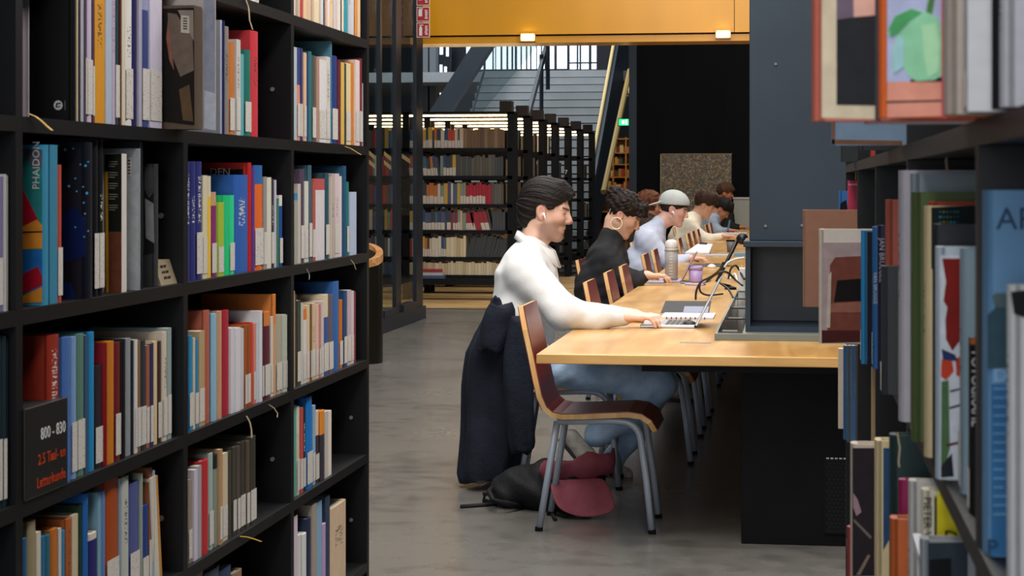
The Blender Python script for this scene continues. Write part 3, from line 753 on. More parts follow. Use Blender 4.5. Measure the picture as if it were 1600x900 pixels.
# ------------------------------------------------------------------ books
def book_mat(name, text):
    m, nt, b = new_mat(name)
    N = nt.nodes.new; L = nt.links.new
    oi = N('ShaderNodeObjectInfo'); tc = N('ShaderNodeTexCoord'); sx = N('ShaderNodeSeparateXYZ'); L(tc.outputs['Object'], sx.inputs[0])
    band = N('ShaderNodeAttribute'); band.attribute_type = 'OBJECT'; band.attribute_name = 'band'
    bz = N('ShaderNodeAttribute'); bz.attribute_type = 'OBJECT'; bz.attribute_name = 'band_z'
    gt = N('ShaderNodeMath'); gt.operation = 'GREATER_THAN'; L(sx.outputs['Z'], gt.inputs[0]); L(bz.outputs['Fac'], gt.inputs[1])
    mx = N('ShaderNodeMix'); mx.data_type = 'RGBA'; L(gt.outputs[0], mx.inputs[0]); L(oi.outputs['Color'], mx.inputs[6]); L(band.outputs['Color'], mx.inputs[7])
    # wear: soft noise
    nz = N('ShaderNodeTexNoise'); nz.inputs['Scale'].default_value = 9; nz.inputs['Detail'].default_value = 4; L(tc.outputs['Object'], nz.inputs['Vector'])
    mr = N('ShaderNodeMapRange'); mr.inputs['To Min'].default_value = 0.86; mr.inputs['To Max'].default_value = 1.12; L(nz.outputs['Fac'], mr.inputs['Value'])
    hs = N('ShaderNodeHueSaturation'); L(mr.outputs[0], hs.inputs['Value']); L(mx.outputs[2], hs.inputs['Color'])
    out = hs.outputs[0]
    if text:
        # printed title: small irregular bars along the spine
        mp = N('ShaderNodeMapping'); mp.inputs['Scale'].default_value = (1, 3.2, 62); L(tc.outputs['Object'], mp.inputs[0])
        loc = N('ShaderNodeVectorMath'); loc.operation = 'ADD'; L(mp.outputs[0], loc.inputs[0])
        cr = N('ShaderNodeCombineXYZ'); ml = N('ShaderNodeMath'); ml.operation = 'MULTIPLY'; ml.inputs[1].default_value = 57; L(oi.outputs['Random'], ml.inputs[0]); L(ml.outputs[0], cr.inputs[2]); L(cr.outputs[0], loc.inputs[1])
        n2 = N('ShaderNodeTexNoise'); n2.inputs['Scale'].default_value = 1.0; n2.inputs['Detail'].default_value = 1; L(loc.outputs[0], n2.inputs['Vector'])
        g2 = N('ShaderNodeMath'); g2.operation = 'GREATER_THAN'; g2.inputs[1].default_value = 0.53; L(n2.outputs['Fac'], g2.inputs[0])
        ay = N('ShaderNodeMath'); ay.operation = 'ABSOLUTE'; sy = N('ShaderNodeMath'); sy.operation = 'SUBTRACT'; sy.inputs[1].default_value = 0.5
        L(sx.outputs['Y'], sy.inputs[0]); L(sy.outputs[0], ay.inputs[0])
        ly = N('ShaderNodeMath'); ly.operation = 'LESS_THAN'; ly.inputs[1].default_value = 0.22; L(ay.outputs[0], ly.inputs[0])
        z0 = N('ShaderNodeMath'); z0.operation = 'GREATER_THAN'; z0.inputs[1].default_value = 0.48; L(sx.outputs['Z'], z0.inputs[0])
        zr = N('ShaderNodeMath'); zr.operation = 'MULTIPLY_ADD'; zr.inputs[1].default_value = 0.28; zr.inputs[2].default_value = 0.64; L(oi.outputs['Random'], zr.inputs[0])
        z1 = N('ShaderNodeMath'); z1.operation = 'LESS_THAN'; L(sx.outputs['Z'], z1.inputs[0]); L(zr.outputs[0], z1.inputs[1])
        fx = N('ShaderNodeMath'); fx.operation = 'GREATER_THAN'; fx.inputs[1].default_value = -0.03; L(sx.outputs['X'], fx.inputs[0])
        cur = g2
        for q in (ly, z0, z1, fx):
            k = N('ShaderNodeMath'); k.operation = 'MULTIPLY'; L(cur.outputs[0], k.inputs[0]); L(q.outputs[0], k.inputs[1]); cur = k
        k = N('ShaderNodeMath'); k.operation = 'MULTIPLY'; k.inputs[1].default_value = 0.75; L(cur.outputs[0], k.inputs[0]); cur = k
        bw = N('ShaderNodeRGBToBW'); L(oi.outputs['Color'], bw.inputs[0])
        gg = N('ShaderNodeMath'); gg.operation = 'LESS_THAN'; gg.inputs[1].default_value = 0.16; L(bw.outputs[0], gg.inputs[0])
        m3 = N('ShaderNodeMix'); m3.data_type = 'RGBA'; m3.inputs[6].default_value = (.04, .035, .04, 1); m3.inputs[7].default_value = (.75, .72, .66, 1); L(gg.outputs[0], m3.inputs[0])
        m4 = N('ShaderNodeMix'); m4.data_type = 'RGBA'; L(cur.outputs[0], m4.inputs[0]); L(out, m4.inputs[6]); L(m3.outputs[2], m4.inputs[7]); out = m4.outputs[2]
    L(out, b.inputs['Base Color']); b.inputs['Roughness'].default_value = 0.5; b.inputs['Specular IOR Level'].default_value = 0.25
    return m
M_cloth = book_mat('book_cover_plain', False); M_print = book_mat('book_cover_print', True)
M_pages = mat('book_pages', 'cfc5b0', 0.8, var=0.12, vscale=30, stretch=(1, 60, 1))
def stick_mat():
    m, nt, b = new_mat('call_number_sticker'); N = nt.nodes.new; L = nt.links.new
    tc = N('ShaderNodeTexCoord'); mp = N('ShaderNodeMapping'); mp.inputs['Scale'].default_value = (1, 5, 90); L(tc.outputs['Object'], mp.inputs[0])
    oi = N('ShaderNodeObjectInfo'); ad = N('ShaderNodeVectorMath'); ad.operation = 'ADD'; L(mp.outputs[0], ad.inputs[0])
    ml = N('ShaderNodeMath'); ml.operation = 'MULTIPLY'; ml.inputs[1].default_value = 40; L(oi.outputs['Random'], ml.inputs[0]); L(ml.outputs[0], ad.inputs[1])
    n = N('ShaderNodeTexNoise'); n.inputs['Scale'].default_value = 1; n.inputs['Detail'].default_value = 1; L(ad.outputs[0], n.inputs['Vector'])
    r = N('ShaderNodeValToRGB'); r.color_ramp.elements[0].position = .60; r.color_ramp.elements[1].position = .70
    r.color_ramp.elements[0].color = (*hexc('dcd7d0'), 1); r.color_ramp.elements[1].color = (*hexc('b0aaa4'), 1)
    L(n.outputs['Fac'], r.inputs[0]); L(r.outputs[0], b.inputs['Base Color']); b.inputs['Roughness'].default_value = .35
    return m
M_stick = stick_mat()
# unit book: spine at x=0 facing +x, depth to x=-1, thickness y 0..1, height z 0..1
def unit_book(hard, m):
    v, f, mi = [], [], []
    def bx(x0, x1, y0, y1, z0, z1, k):
        b = len(v); v.extend([(x0, y0, z0), (x1, y0, z0), (x1, y1, z0), (x0, y1, z0), (x0, y0, z1), (x1, y0, z1), (x1, y1, z1), (x0, y1, z1)])
        f.extend([(b, b + 3, b + 2, b + 1), (b + 4, b + 5, b + 6, b + 7), (b, b + 1, b + 5, b + 4), (b + 1, b + 2, b + 6, b + 5), (b + 2, b + 3, b + 7, b + 6), (b + 3, b, b + 4, b + 7)]); mi.extend([k] * 6)
    if hard:
        bx(-1, -.02, 0, .10, 0, 1, 0); bx(-1, -.02, .90, 1, 0, 1, 0)
        pr = [(-.02, 0), (-.008, .1), (0, .3), (.003, .5), (0, .7), (-.008, .9), (-.02, 1)]
        b = len(v); n = len(pr)
        for z in (0, 1):
            v.extend([(x, y, z) for x, y in pr]); v.extend([(-.04, y, z) for x, y in pr])
        q = 2 * n
        for i in range(n - 1):
            f.append((b + i, b + i + 1, b + q + i + 1, b + q + i)); f.append((b + n + i + 1, b + n + i, b + q + n + i, b + q + n + i + 1))
            f.append((b + i + 1, b + i, b + n + i, b + n + i + 1)); f.append((b + q + i, b + q + i + 1, b + q + n + i + 1, b + q + n + i))
            mi.extend([0] * 4)
        f.append((b, b + q, b + q + n, b + n)); f.append((b + n - 1, b + 2 * n - 1, b + q + 2 * n - 1, b + q + n - 1)); mi.extend([0, 0])
        bx(-.975, -.035, .10, .90, .012, .985, 1)
    else:
        bx(-1, -.012, 0, .05, 0, 1, 0); bx(-1, -.012, .95, 1, 0, 1, 0); bx(-.012, 0, 0, 1, 0, 1, 0); bx(-.998, -.012, .05, .95, .001, .998, 1)
    me = bpy.data.meshes.new('book'); me.from_pydata(v, [], f)
    me.materials.append(m); me.materials.append(M_pages); me.polygons.foreach_set('material_index', mi); me.update()
    return me
UB = {(h, t): unit_book(h, M_print if t else M_cloth) for h in (0, 1) for t in (0, 1)}
def unit_sticker():
    mb = MB().box(.004, .0055, .04, .96, .05, .40); me = mb.mesh('spine_label'); me.materials.append(M_stick); return me
US = unit_sticker()
mb_ = MB().box(.004, .0055, .12, .88, .03, .25); US2 = mb_.mesh('spine_label'); US2.materials.append(M_stick)
def cname(c):
    import colorsys
    r, g, b = [x ** (1 / 2.2) for x in c]
    h, s, v = colorsys.rgb_to_hsv(r, g, b); h *= 360
    if v < .22: return 'black'
    if s < .14:
        return 'white' if v > .82 else 'pale grey' if v > .62 else 'grey' if v > .4 else 'charcoal'
    if h < 18 or h >= 340:
        return 'pink' if v > .7 and s < .45 else 'red' if v > .6 else 'maroon'
    if h < 48:
        return 'cream' if v > .75 and s < .38 else 'tan' if s < .38 else 'orange' if v > .7 and h < 38 else 'golden' if v > .7 else 'brown'
    if h < 70: return 'yellow' if v > .7 and s > .35 else 'olive' if v < .6 else 'cream'
    if h < 165: return 'green' if s > .3 else 'grey-green'
    if h < 200: return 'teal' if s > .25 else 'pale blue' if v > .55 else 'slate'
    if h < 255: return ('light blue' if v > .65 else 'blue' if v > .4 else 'navy') if s > .2 else 'pale blue-grey' if v > .55 else 'slate'
    return 'lilac' if v > .65 else 'purple'
NTH = ['first', 'second', 'third', 'fourth', 'fifth', 'sixth', 'seventh', 'eighth', 'ninth', 'tenth', 'eleventh', 'twelfth', 'thirteenth', 'fourteenth', 'fifteenth', 'sixteenth', 'seventeenth', 'eighteenth', 'nineteenth', 'twentieth'] + ['twenty-' + w for w in ('first', 'second', 'third', 'fourth', 'fifth', 'sixth', 'seventh', 'eighth', 'ninth')] + ['thirtieth'] + ['thirty-' + w for w in ('first', 'second', 'third', 'fourth', 'fifth')]
def place_book(loc, dims, color, hard=1, text=0, sticker=0, band=None, band_z=2.0, lean=0.0, mirror=False, yaw=0.0):
    """loc: front-near-bottom corner of the spine; dims: (depth, thickness, height)"""
    o = bpy.data.objects.new('book', UB[(hard, text)]); COL.objects.link(o)
    d, t, h = dims
    o.location = loc; o.scale = (-d if mirror else d, t, h); o.color = (*color, 1)
    o['band'] = tuple(band) if band else tuple(color); o['band_z'] = float(band_z)
    o.rotation_euler = (lean, 0, yaw)
    if sticker:
        s = bpy.data.objects.new('spine_label', US if sticker == 1 else US2); COL.objects.link(s); s.parent = o
    return o

# left bookcase
LW = -1.311; BDp = .30
UY = [onX(x, LW) for x in (30, 290, 457, 575)]; bay = (UY[3] - UY[0]) / 3
UY = [UY[0] - bay] + UY
SZ = {'E': .14, 'D': .479, 'C': .774, 'B': 1.106, 'A': 1.439, 'T': 1.772, 'U': 2.105}
ST = .027
lb = empty('bookcase', (LW, UY[1], 0), 'tall black steel bookcase filling the left side of the aisle', 'bookcase')
for y in UY:
    u = obj('upright', MB().box(LW - BDp, LW, y - .015, y + .015, 0, 2.42), M_black, lb)
    mbp = MB()
    for z in (.3, .62, .95, 1.28, 1.6, 1.95):
        mbp.tube([(LW - .05, y - .0152, z), (LW - .05, y - .020, z)], .006, 8)
    pn_ = obj('shelf_pins', mbp, mat('pin_steel', '9a9ca0', 0.35, .6), u); pn_['kind'] = 'stuff'
for (y0, y1) in zip(UY[:-1], UY[1:]):
    for k, z in SZ.items():
        obj('shelf', MB().box(LW - BDp, LW, y0 + .0152, y1 - .0152, z, z + ST), M_black, lb)
    obj('back_panel', MB().box(LW - BDp - .01, LW - BDp, y0 + .0152, y1 - .0152, .05, 2.42), M_blackm, lb)
    obj('top_board', MB().box(LW - BDp, LW, y0 + .0152, y1 - .0152, 2.42, 2.45), M_black, lb)
    obj('kick_plate', MB().box(LW - BDp, LW - .03, y0 + .0152, y1 - .0152, 0, .1398), M_blackm, lb)

ROWS = {}
# x0 | then "x1 ytop colour flags": s sticker, t title print, p paperback, rNN recess mm, b<hex>@<frac> upper band, l<deg> lean
ROWS['T3'] = (459, """462 -40 e8c8c0 p;466 -44 b0a898 pt;469 -40 d8b8a8 p;474 -50 c8484a ;479 -40 e8c8a0 p;487 -38 e0bea0 t;491 -40 cdb8a0 p;500 -46 eed8b0 t;505 -40 d8d8d8 p;508 -40 404858 ;512 -40 e8c0a8 pt;515 -46 e8e0e0 p;521 -40 e8c898 t;525 -44 d8ccd0 p;529 -40 e8dcd0 p;532 -40 e8e0d8 pt;534 -38 402028 p;538 -40 e8dcc0 ;544 -50 3a98a8 ;548 -42 c8c8d0 pt;553 -40 c8d0d8 p;559 -44 e0904c ;563 -40 e8c8a0 p""")
ROWS['T2'] = (384, """391 -60 dcd8d0 p;398 -60 e4ddd4 p;406 -60 d0c8c0 """)
ROWS['A1'] = (28, """35 -25 c8c0c4 pr80;41 -40 a89aa8 pr80;46 -30 d0ccd0 pr80;114:120 -70 0c0c0e r6;122 -60 d8c8a0 pr8;126 -60 2a1f30 p;131 -50 b4b6c0 p;136 -60 584458 ps;145 -55 cbbfd6 s;148 -30 5a3a4c ps;164 -60 dd9a28 tp;175 -50 b4c0d4 p;180 -40 c0b0c8 pt;187 -40 27474c s;190 -50 5c2820 p;196 -50 dcd0b8 p;208 -30 e6e4e0 ts;215 -60 2a2858 ;222 -40 b0aabd p;234 -50 3c4a84 sb9a9cc0@.8;253 -40 cfc8dc ps;304:318 8 5a4a3c r-55;336 -60 b0a8a4 pr-50;341 -80 d0b8a8 pr-72""")
ROWS['A2'] = (344, """347 31 b4bccc p;350 32 2c3468 p;359 40 8a827e t;367 65 c87834 s;376 61 ccc8c4 pst;381 84 68acb4 p;393 77 1f7066 s;405 47 cc3a44 t""")
ROWS['A3'] = (459, """464 73 b4c0c8 p;470 74 e09078 sb404880@.6;473 75 303a78 ps;479 82 e4b890 ps;483 85 1c3c70 ;488 80 35707a ;494 86 505850 s;499 90 b08878 p;510 92 dcd8d8 ps;516 88 d4ccc4 pst;519 64 4c7c92 ;528 86 2a3c7c s;533 93 6a2c38 ;538 97 d8b458 p;541 99 3a3834 p;548 98 e0cca0 ps;554 97 cf8030 ;562 93 e0d0cc ps;567 91 802c34 s;571 130 c4ccd4 p""")
ROWS['B1'] = (66, """78 226 3a90b4 r5;90 226 3c88a8 pr4;98 257 c25240 s;134:147 222 0a0f1e r3;155 216 14161c sr12;163 205 101216 tsr10;190:198 240 dcd6d0 p;216:221 232 90949a r6;224 213 24262a r8;243:249 256 3c3c3e r10""")
ROWS['B2'] = (291, """298 252 2c3274 tr8;307 252 2c3274 t;317 252 2c3274 ts;324 274 d8cfae ps;331 275 e8c440 bd8d0b8@.8;339 300 8a2a78 bc8a078@.84s;350 316 a4c040 ps;359 306 20c880 ;367 305 30d890 s;389 273 2f62b4 t;394 254 c02a24 ;398 262 6a4aa0 p;412 258 e86c28 b2f68ac@.82s;417 276 989490 ps;424 277 dcd8c8 p;429 279 34343a ts;432 281 c8bcd4 p;436 310 3a8050 p;442 305 2448a0 be0dcdc@.85s""")
ROWS['B3'] = (460, """465 302 a8a79c b3a88b0@.9p;470 287 c8c0b8 p;476 264 58465a s;482 283 d8d4cc ps;488 258 446474 s;493 284 b05a50 ps;509 279 dcd4d8 bc05858@.86;515 270 2c5260 s;518 276 d4ccbc p;523 272 c0b0a4 pt;530 271 dcc8cc pst;534 275 e0d4d4 p;537 262 204a66 ;542 259 28567c ;546 284 2f766a s;557 300 b4c2dc p""")
ROWS['C1'] = (76, """95 525 9a3020 tr8;112 528 4a72b4 r6;121 527 80a4d4 s;133 523 5f8474 s;139 524 34587c p;149 520 1f8cc4 ;161 572 30242c sr14;168 536 8a1420 ;180 535 cc7c22 ;189 536 742028 s;192 534 28201c ;196 530 1c1e22 p;206 530 94999e ;209 532 22262a p;215 531 dcd9d6 ps;221 533 90643a s;229 533 303a44 s;234 540 a0604c ps;240 537 2a2c58 ps;247 534 e4cca0 ;253 534 48302c s;262 519 dacbb8 ts;268 513 94a8a8 ps""")
ROWS['C2'] = (296, """302 525 3088bc s;305 528 d0c8b0 p;311 531 2f86b8 s;320 518 b8a078 ps;329 486 b86450 ;340 491 90bcd6 ;348 487 c89c78 ;359 486 b0283c ;367 513 d8d4dc p;376 513 dcd8e0 p;381 514 d0ccd4 p;387 508 a45a2c s;392 508 9c5428 s;396 504 d04c38 ;400 506 dc8878 ps;404 503 c8d0d8 p;410 486 dcd8e0 p;413 490 3a3028 s;423 488 602438 bd88038@.84s;427 495 d8d0c4 ps;432 460 d4a070 b e08840@.7;441 493 b4aa98 s;447 492 c0c4b4 ps;455 492 ccccbc s""")
ROWS['C3'] = (459, """461 455 a89c84 p;464 460 5a4030 ;470 470 36443a ps;474 474 c8c4bc p;479 483 e0d8d4 be07c30@.85ps;484 477 dcc8a4 ps;488 476 80583c s;493 474 d8bc98 pst;498 476 dcc0b4 ps;502 476 d08078 s;506 471 d4c4c0 ps;514 461 34589c be0d0b0@.72s;521 461 6a5e68 s;531 441 3468ac ;536 469 cc7428 s;543 455 2c4c78 s;549 454 c8b4bc ps;553 455 d8ccd0 ps;556 456 843040 p""")
ROWS['D1'] = (36, """44 843 2c6490 ;58 816 9c9070 ;64 832 d8d0bc p;72 840 2a7098 ;80 838 2f6880 ;92 829 c07028 ;96 826 d0ccc4 p;103 830 3c84b0 ;113 812 b4602c t;122 806 d0c0a0 p;130 790 203a28 ;139 772 2c68b0 ;153 836 24206c b d8d0c0@.93;158 770 7ca4b8 p;166 768 5c84c0 ;187 752 a84a18 s;190 748 94a4b0 p;203 747 c0c4bc t;219 757 545c94 s;223 740 a0a898 p;233 792 203f88 s;238 732 90583a ps;242 735 a8c0d0 ps;250 745 d8d0c0 pl-7;254 742 c89048 pl-8""")
ROWS['D2'] = (295, """301 750 a09080 s;309 735 d0c8d8 p;315 729 a4a8b0 p;327 722 c02c34 ;334 710 a8bab2 s;341 712 889488 b20242c@.85;348 703 bc9468 ps;356 710 d4c4a8 ps;363 707 46453c ;370 700 4a463c s;376 698 585048 s;384 692 423c36 s;391 690 5c5040 s;401 684 3c3a30 s""")
ROWS['D3'] = (459, """463 634 60a898 p;469 636 d0c8b4 bd8d4c4@.7s;474 638 c05048 ps;478 640 302c30 ts;489 622 1c78c8 s;493 634 90b4d4 ps;499 643 40343c be8c4a8@.66s;508 643 3c3640 be89030@.66;513 644 c8c0b8 p;518 643 ece0d0 p""")
ROWS['E3'] = (459, """465 808 d8c8d8 p;472 838 dcdad8 ;480 836 e0e0e0 s;487 812 24304c ;495 790 a89c90 p;503 786 88b0d0 p;510 820 c09ccc ;517 777 34445c ;542 797 dcc0a0 t""")
ROWS['E2'] = (300, """320 900 806850 ;345 897 384458 ;363 893 2c4460 ;380 898 907860 """)
ROWS['B0'] = (-14, """-4 280 5a5888 s;5 276 8078a0 ps;10 272 c8c4c4 p;14 274 b4b0a8 """)
ROWS['C0'] = (-6, """4 524 1c2c34 s;11 525 20343c s;17 527 243440 ;22 526 305058 ps;27 527 1c2830 ps;31 530 2c3440 s""")
rown = {'T': 'top visible', 'A': 'second', 'B': 'third', 'C': 'fourth', 'D': 'fifth', 'E': 'lowest visible'}
bayn = {'0': 'edge bay', '1': 'nearer bay', '2': 'middle bay', '3': 'far bay'}
LB = {}
for key, (x0, s) in ROWS.items():
    zs = SZ[key[0]] + ST + .0005; prev = None; cnt = 0
    items = []
    for it in s.split(';'):
        it = it.replace('b e', 'be').replace('b d', 'bd').replace('b c', 'bc')
        q = it.split(); xs = q[0].split(':'); x1 = float(xs[-1]); xa = float(xs[0]) if len(xs) > 1 else None; yt = float(q[1]); col = hexc(q[2]); fl = q[3] if len(q) > 3 else ''
        band = None; bz = 2.0
        if 'b' in fl and '@' in fl:
            i = fl.index('b'); band = hexc(fl[i + 1:i + 7]); j = fl.index('@'); num = ''
            k = j + 1
            while k < len(fl) and (fl[k].isdigit() or fl[k] in '.-'): num += fl[k]; k += 1
            bz = float(num); fl = fl[:i] + fl[k:]
        rec = .010; lean = 0
        if 'r' in fl:
            i = fl.index('r'); num = ''; k = i + 1
            while k < len(fl) and (fl[k].isdigit() or fl[k] == '-'): num += fl[k]; k += 1
            rec = float(num) / 1000; fl = fl[:i] + fl[k:]
        if 'l' in fl:
            i = fl.index('l'); num = ''; k = i + 1
            while k < len(fl) and (fl[k].isdigit() or fl[k] == '-'): num += fl[k]; k += 1
            lean = float(num); fl = fl[:i] + fl[k:]
        items.append((xa, x1, yt, col, fl, band, bz, rec, lean))
    cur = x0
    for (xa, x1, yt, col, fl, band, bz, rec, lean) in items:
        rec += random.uniform(-.002, .004)
        X = LW - rec
        ya = onX(cur if xa is None else xa, X); yb = onX(x1, X)
        if prev is not None and ya < prev + .0006: ya = prev + .0006
        bidx = int(key[1]); lim = UY[bidx + 1] - .0165
        yb = min(yb, lim)
        if yb - ya < .0035: yb = ya + .0035
        h = min(zat(yt, X, ya) - zs, .303)
        if h < .1: h = .21
        d = min(.24, max(.13, .74 * h))
        t = yb - ya - .0008
        cl = 0.
        if lean: cl = -math.radians(lean)
        o = place_book((X, ya, zs), (d, t, h), col, hard=0 if 'p' in fl else 1, text=1 if 't' in fl else 0, sticker=(1 if 's' in fl else 0), band=band, band_z=bz, lean=cl)
        if lean: o.location.z += .0015
        prev = yb + (h * math.sin(abs(cl)) * 0 if lean else 0); cnt += 1; cur = x1
        size = 'thin' if t < .016 else 'thick' if t > .045 else ''
        lab = ('%s %s book%s, %s on %s shelf, %s' % (size, cname(col), ' with white label' if 's' in fl else '', NTH[cnt - 1] + ' from left', rown[key[0]], bayn[key[1]])).strip()
        if key == 'B2' and cnt <= 3: lab = 'navy volume with white lettering, %s of three alike, third shelf, middle bay' % NTH[cnt - 1]
        tag(o, lab, 'book', 'books in the left bookcase')
        LB[(key, cnt)] = (o, ya, yb, zs, h, X)

def cover_poly(name, parent_book, Yc, pts, m, lift=.0007):
    """flat print traced on the cover plane y = Yc that faces the camera"""
    poly = [(onY(px, Yc), Yc - lift, 0) for px, py in pts]
    poly = [(x, y, zat(py, x, Yc)) for (x, y, _), (px, py) in zip(poly, pts)]
    o = obj(name, MB().prism(poly, (0, lift * .8, 0)), m, None)
    o.parent = parent_book; o.matrix_parent_inverse = parent_book.matrix_basis.inverted()
    return o
def M_(h, r=.62): return mat('ink_' + h, h, r, spec=.12, var=.10, vscale=55)
def print_text(name, book, body, origin, size, m, axis):
    """axis: 'spineL' text on a +x facing spine reading downwards, 'coverL' on a -y facing cover"""
    mb = text_mb(body, size, .0003)
    o = obj(name, mb.xf(axis if isinstance(axis, Matrix) else Matrix.Translation(origin)), m, None)
    if book is not None: o.parent = book; o.matrix_parent_inverse = book.matrix_basis.inverted()
    return o
RX90 = Matrix.Rotation(pi / 2, 4, 'X')            # text plane xy -> facing -y
RZ90 = Matrix.Rotation(pi / 2, 4, 'Z')
FACEX = RZ90 @ RX90                                # text facing +x, reading towards +y
# cover prints on the nearer bay
o, ya, yb, zs, h, X = LB[('A1', 4)]
Yc = ya
cx, cz = onY(91, Yc), zat(164, onY(91, Yc), Yc); R_ = .0105
poly = [(91 + 7 * cos(a), 164.5 + 7.5 * sin(a)) for a in [2 * pi * k / 20 for k in range(20)]]
cover_poly('round_logo', o, Yc, poly, M_('d8d8d8'))
cover_poly('logo_letter', o, Yc, [(87, 168), (88.5, 161), (95, 160.5), (95, 162.5), (90.3, 162.7), (89, 166.5), (94, 165.7), (94.3, 167.4)], M_('0c0c0e'), .0014)
cover_poly('logo_caption', o, Yc, [(101, 157), (102.2, 157), (102.2, 172), (101, 172)], M_('6a6a6a'))
o, ya, yb, zs, h, X = LB[('A1', 22)]     # painted cover with barcode
Yc = ya
cover_poly('cover_painting', o, Yc, [(246, 14), (303, 12), (304, 196), (254, 190)], M_('1a1612'))
cover_poly('cover_painting', o, Yc, [(262, 20), (276, 22), (301, 60), (303, 110), (282, 120), (270, 90), (264, 50)], M_('6a5c50'), .0012)
cover_poly('cover_painting', o, Yc, [(278, 16), (302, 16), (303, 64), (290, 40)], M_('857a70'), .0014)
cover_poly('cover_painting', o, Yc, [(280, 140), (296, 132), (302, 190), (286, 188)], M_('5a4630'), .0012)
cover_poly('cover_painting', o, Yc, [(263, 30), (268, 70), (272, 110), (265, 95), (260, 60)], M_('8a5a4c'), .0016)
cover_poly('barcode_label', o, Yc, [(283, 24), (296, 25), (296, 52), (283, 51)], M_('b8b0a0'), .0018)
for k in range(5): cover_poly('barcode_bar', o, Yc, [(286.5, 28 + k * 4), (293, 28.3 + k * 4), (293, 30 + k * 4), (286.5, 29.7 + k * 4)], M_('2a2624'), .0024)
o, ya, yb, zs, h, X = LB[('A1', 24)]
cover_poly('cover_face', o, ya, [(309, -60), (336, -60), (336, 206), (318, 202)], M_('8f93a4'), .0003)
cover_poly('cover_photo', o, ya, [(316, 140), (336, 146), (337, 204), (317, 200)], M_('b8bcc8'))
# third shelf, nearer bay: bold comic-coloured cover, starry cover, text cover
o, ya, yb, zs, h, X = LB[('B1', 1)]
Yc = ya
cover_poly('cover_art', o, Yc, [(28, 234), (66, 234), (66, 474), (28, 472)], M_('2a7f80'))
cover_poly('cover_art', o, Yc, [(28, 232), (66, 234), (66, 262), (52, 262), (34, 236)], M_('5a5c6a'), .0011)
cover_poly('cover_art', o, Yc, [(28, 280), (34, 292), (62, 348), (56, 352), (28, 360)], M_('a8142a'), .0013)
cover_poly('cover_art', o, Yc, [(28, 340), (37, 352), (30, 356), (28, 352)], M_('2a7f80'), .0018)
cover_poly('cover_art', o, Yc, [(28, 358), (58, 343), (66, 352), (66, 388), (28, 390)], M_('d88a30'), .0016)
cover_poly('cover_art', o, Yc, [(28, 362), (66, 361), (66, 363), (28, 364.5)], M_('1a1410'), .002)
cover_poly('cover_art', o, Yc, [(28, 392), (66, 390), (66, 470), (28, 430)], M_('2068b0'), .0013)
cover_poly('cover_art', o, Yc, [(28, 432), (60, 416), (66, 432), (66, 446), (28, 462)], M_('a8142a'), .0016)
cover_poly('cover_art', o, Yc, [(28, 466), (66, 448), (66, 472), (28, 474)], M_('d88a30'), .0018)
mt = Matrix.Translation((onY(55, Yc), Yc - .0012, zat(296, onY(55, Yc), Yc))) @ RX90 @ RZ90
ptx = text_mb('PHAIDON', .019, .0003); 
o2 = obj('cover_title', ptx.xf(Matrix.Translation((onY(62, Yc), Yc - .0014, zat(296, onY(62, Yc), Yc))) @ RX90 @ RZ90), M_('d8d8d4')); o2.parent = o; o2.matrix_parent_inverse = o.matrix_basis.inverted()
o, ya, yb, zs, h, X = LB[('B1', 4)]
Yc = ya
cover_poly('blue_glow', o, Yc, [(96, 338), (118, 320), (134, 344), (134, 400), (98, 412)], M_('061a4a'))
cover_poly('blue_glow', o, Yc, [(98, 440), (112, 444), (120, 474), (98, 474)], M_('08245a'))
for (px, py) in ((92, 228), (102, 234), (115, 232), (118, 279), (108, 291), (120, 299), (130, 292), (126, 257), (134, 259), (131, 317), (133, 334), (118, 355), (138, 253), (136, 302), (138, 361), (132, 370)):
    r_ = 1.6 if (px + py) % 3 else 2.4
    cover_poly('star_dot', o, Yc, [(px - r_, py), (px, py - r_), (px + r_, py), (px, py + r_)], M_('4aa8e0'), .0016)
o, ya, yb, zs, h, X = LB[('B1', 7)]
cover_poly('cover_face', o, ya, [(163, 241), (190, 240), (190, 362), (163, 362)], M_('16160f'), .0003)
cover_poly('cover_face', o, ya, [(163, 362), (190, 362), (190, 466), (163, 467)], M_('6a3a28'), .0003)
for k in range(5):
    for j in range(3): cover_poly('cover_text', o, ya, [(170, 252 + k * 17 + j * 3.6), (184 - 4 * (j == 2), 252.3 + k * 17 + j * 3.6), (184 - 4 * (j == 2), 253.4 + k * 17 + j * 3.6), (170, 253.1 + k * 17 + j * 3.6)], M_('8a8678'))
cover_poly('cover_edge', o, ya, [(164, 268), (168.5, 268), (170, 464), (166, 464)], M_('c8962c'))
o, ya, yb, zs, h, X = LB[('B1', 8)]
cover_poly('cover_face', o, ya, [(198, 236), (217, 234), (217, 462), (198, 463)], M_('a0a4a8'), .0004)
cover_poly('barcode_label', o, ya, [(199, 246), (205, 246), (205, 275), (199, 274)], M_('c8c8c4'))
for k in range(5): cover_poly('barcode_bar', o, ya, [(200, 250 + 5 * k), (204, 250 + 5 * k), (204, 252 + 5 * k), (200, 252 + 5 * k)], M_('2a2624'), .0014)
o, ya, yb, zs, h, X = LB[('B1', 10)]
cover_poly('cover_photo', o, ya, [(225, 262), (240, 262), (241, 395), (226, 398)], M_('1c1c1e'))
cover_poly('cover_photo', o, ya, [(227, 310), (240, 318), (241, 380), (228, 372)], M_('909092'), .0013)
cover_poly('cover_photo', o, ya, [(226, 262), (240, 262), (240, 300), (233, 310), (226, 296)], M_('48484a'), .0013)
o, ya, yb, zs, h, X = LB[('B2', 11)]
cover_poly('black_band', o, ya, [(320, 266), (380, 264), (380, 276), (320, 275)], M_('141416'))
tt = text_mb('DEN', .026, .0003)
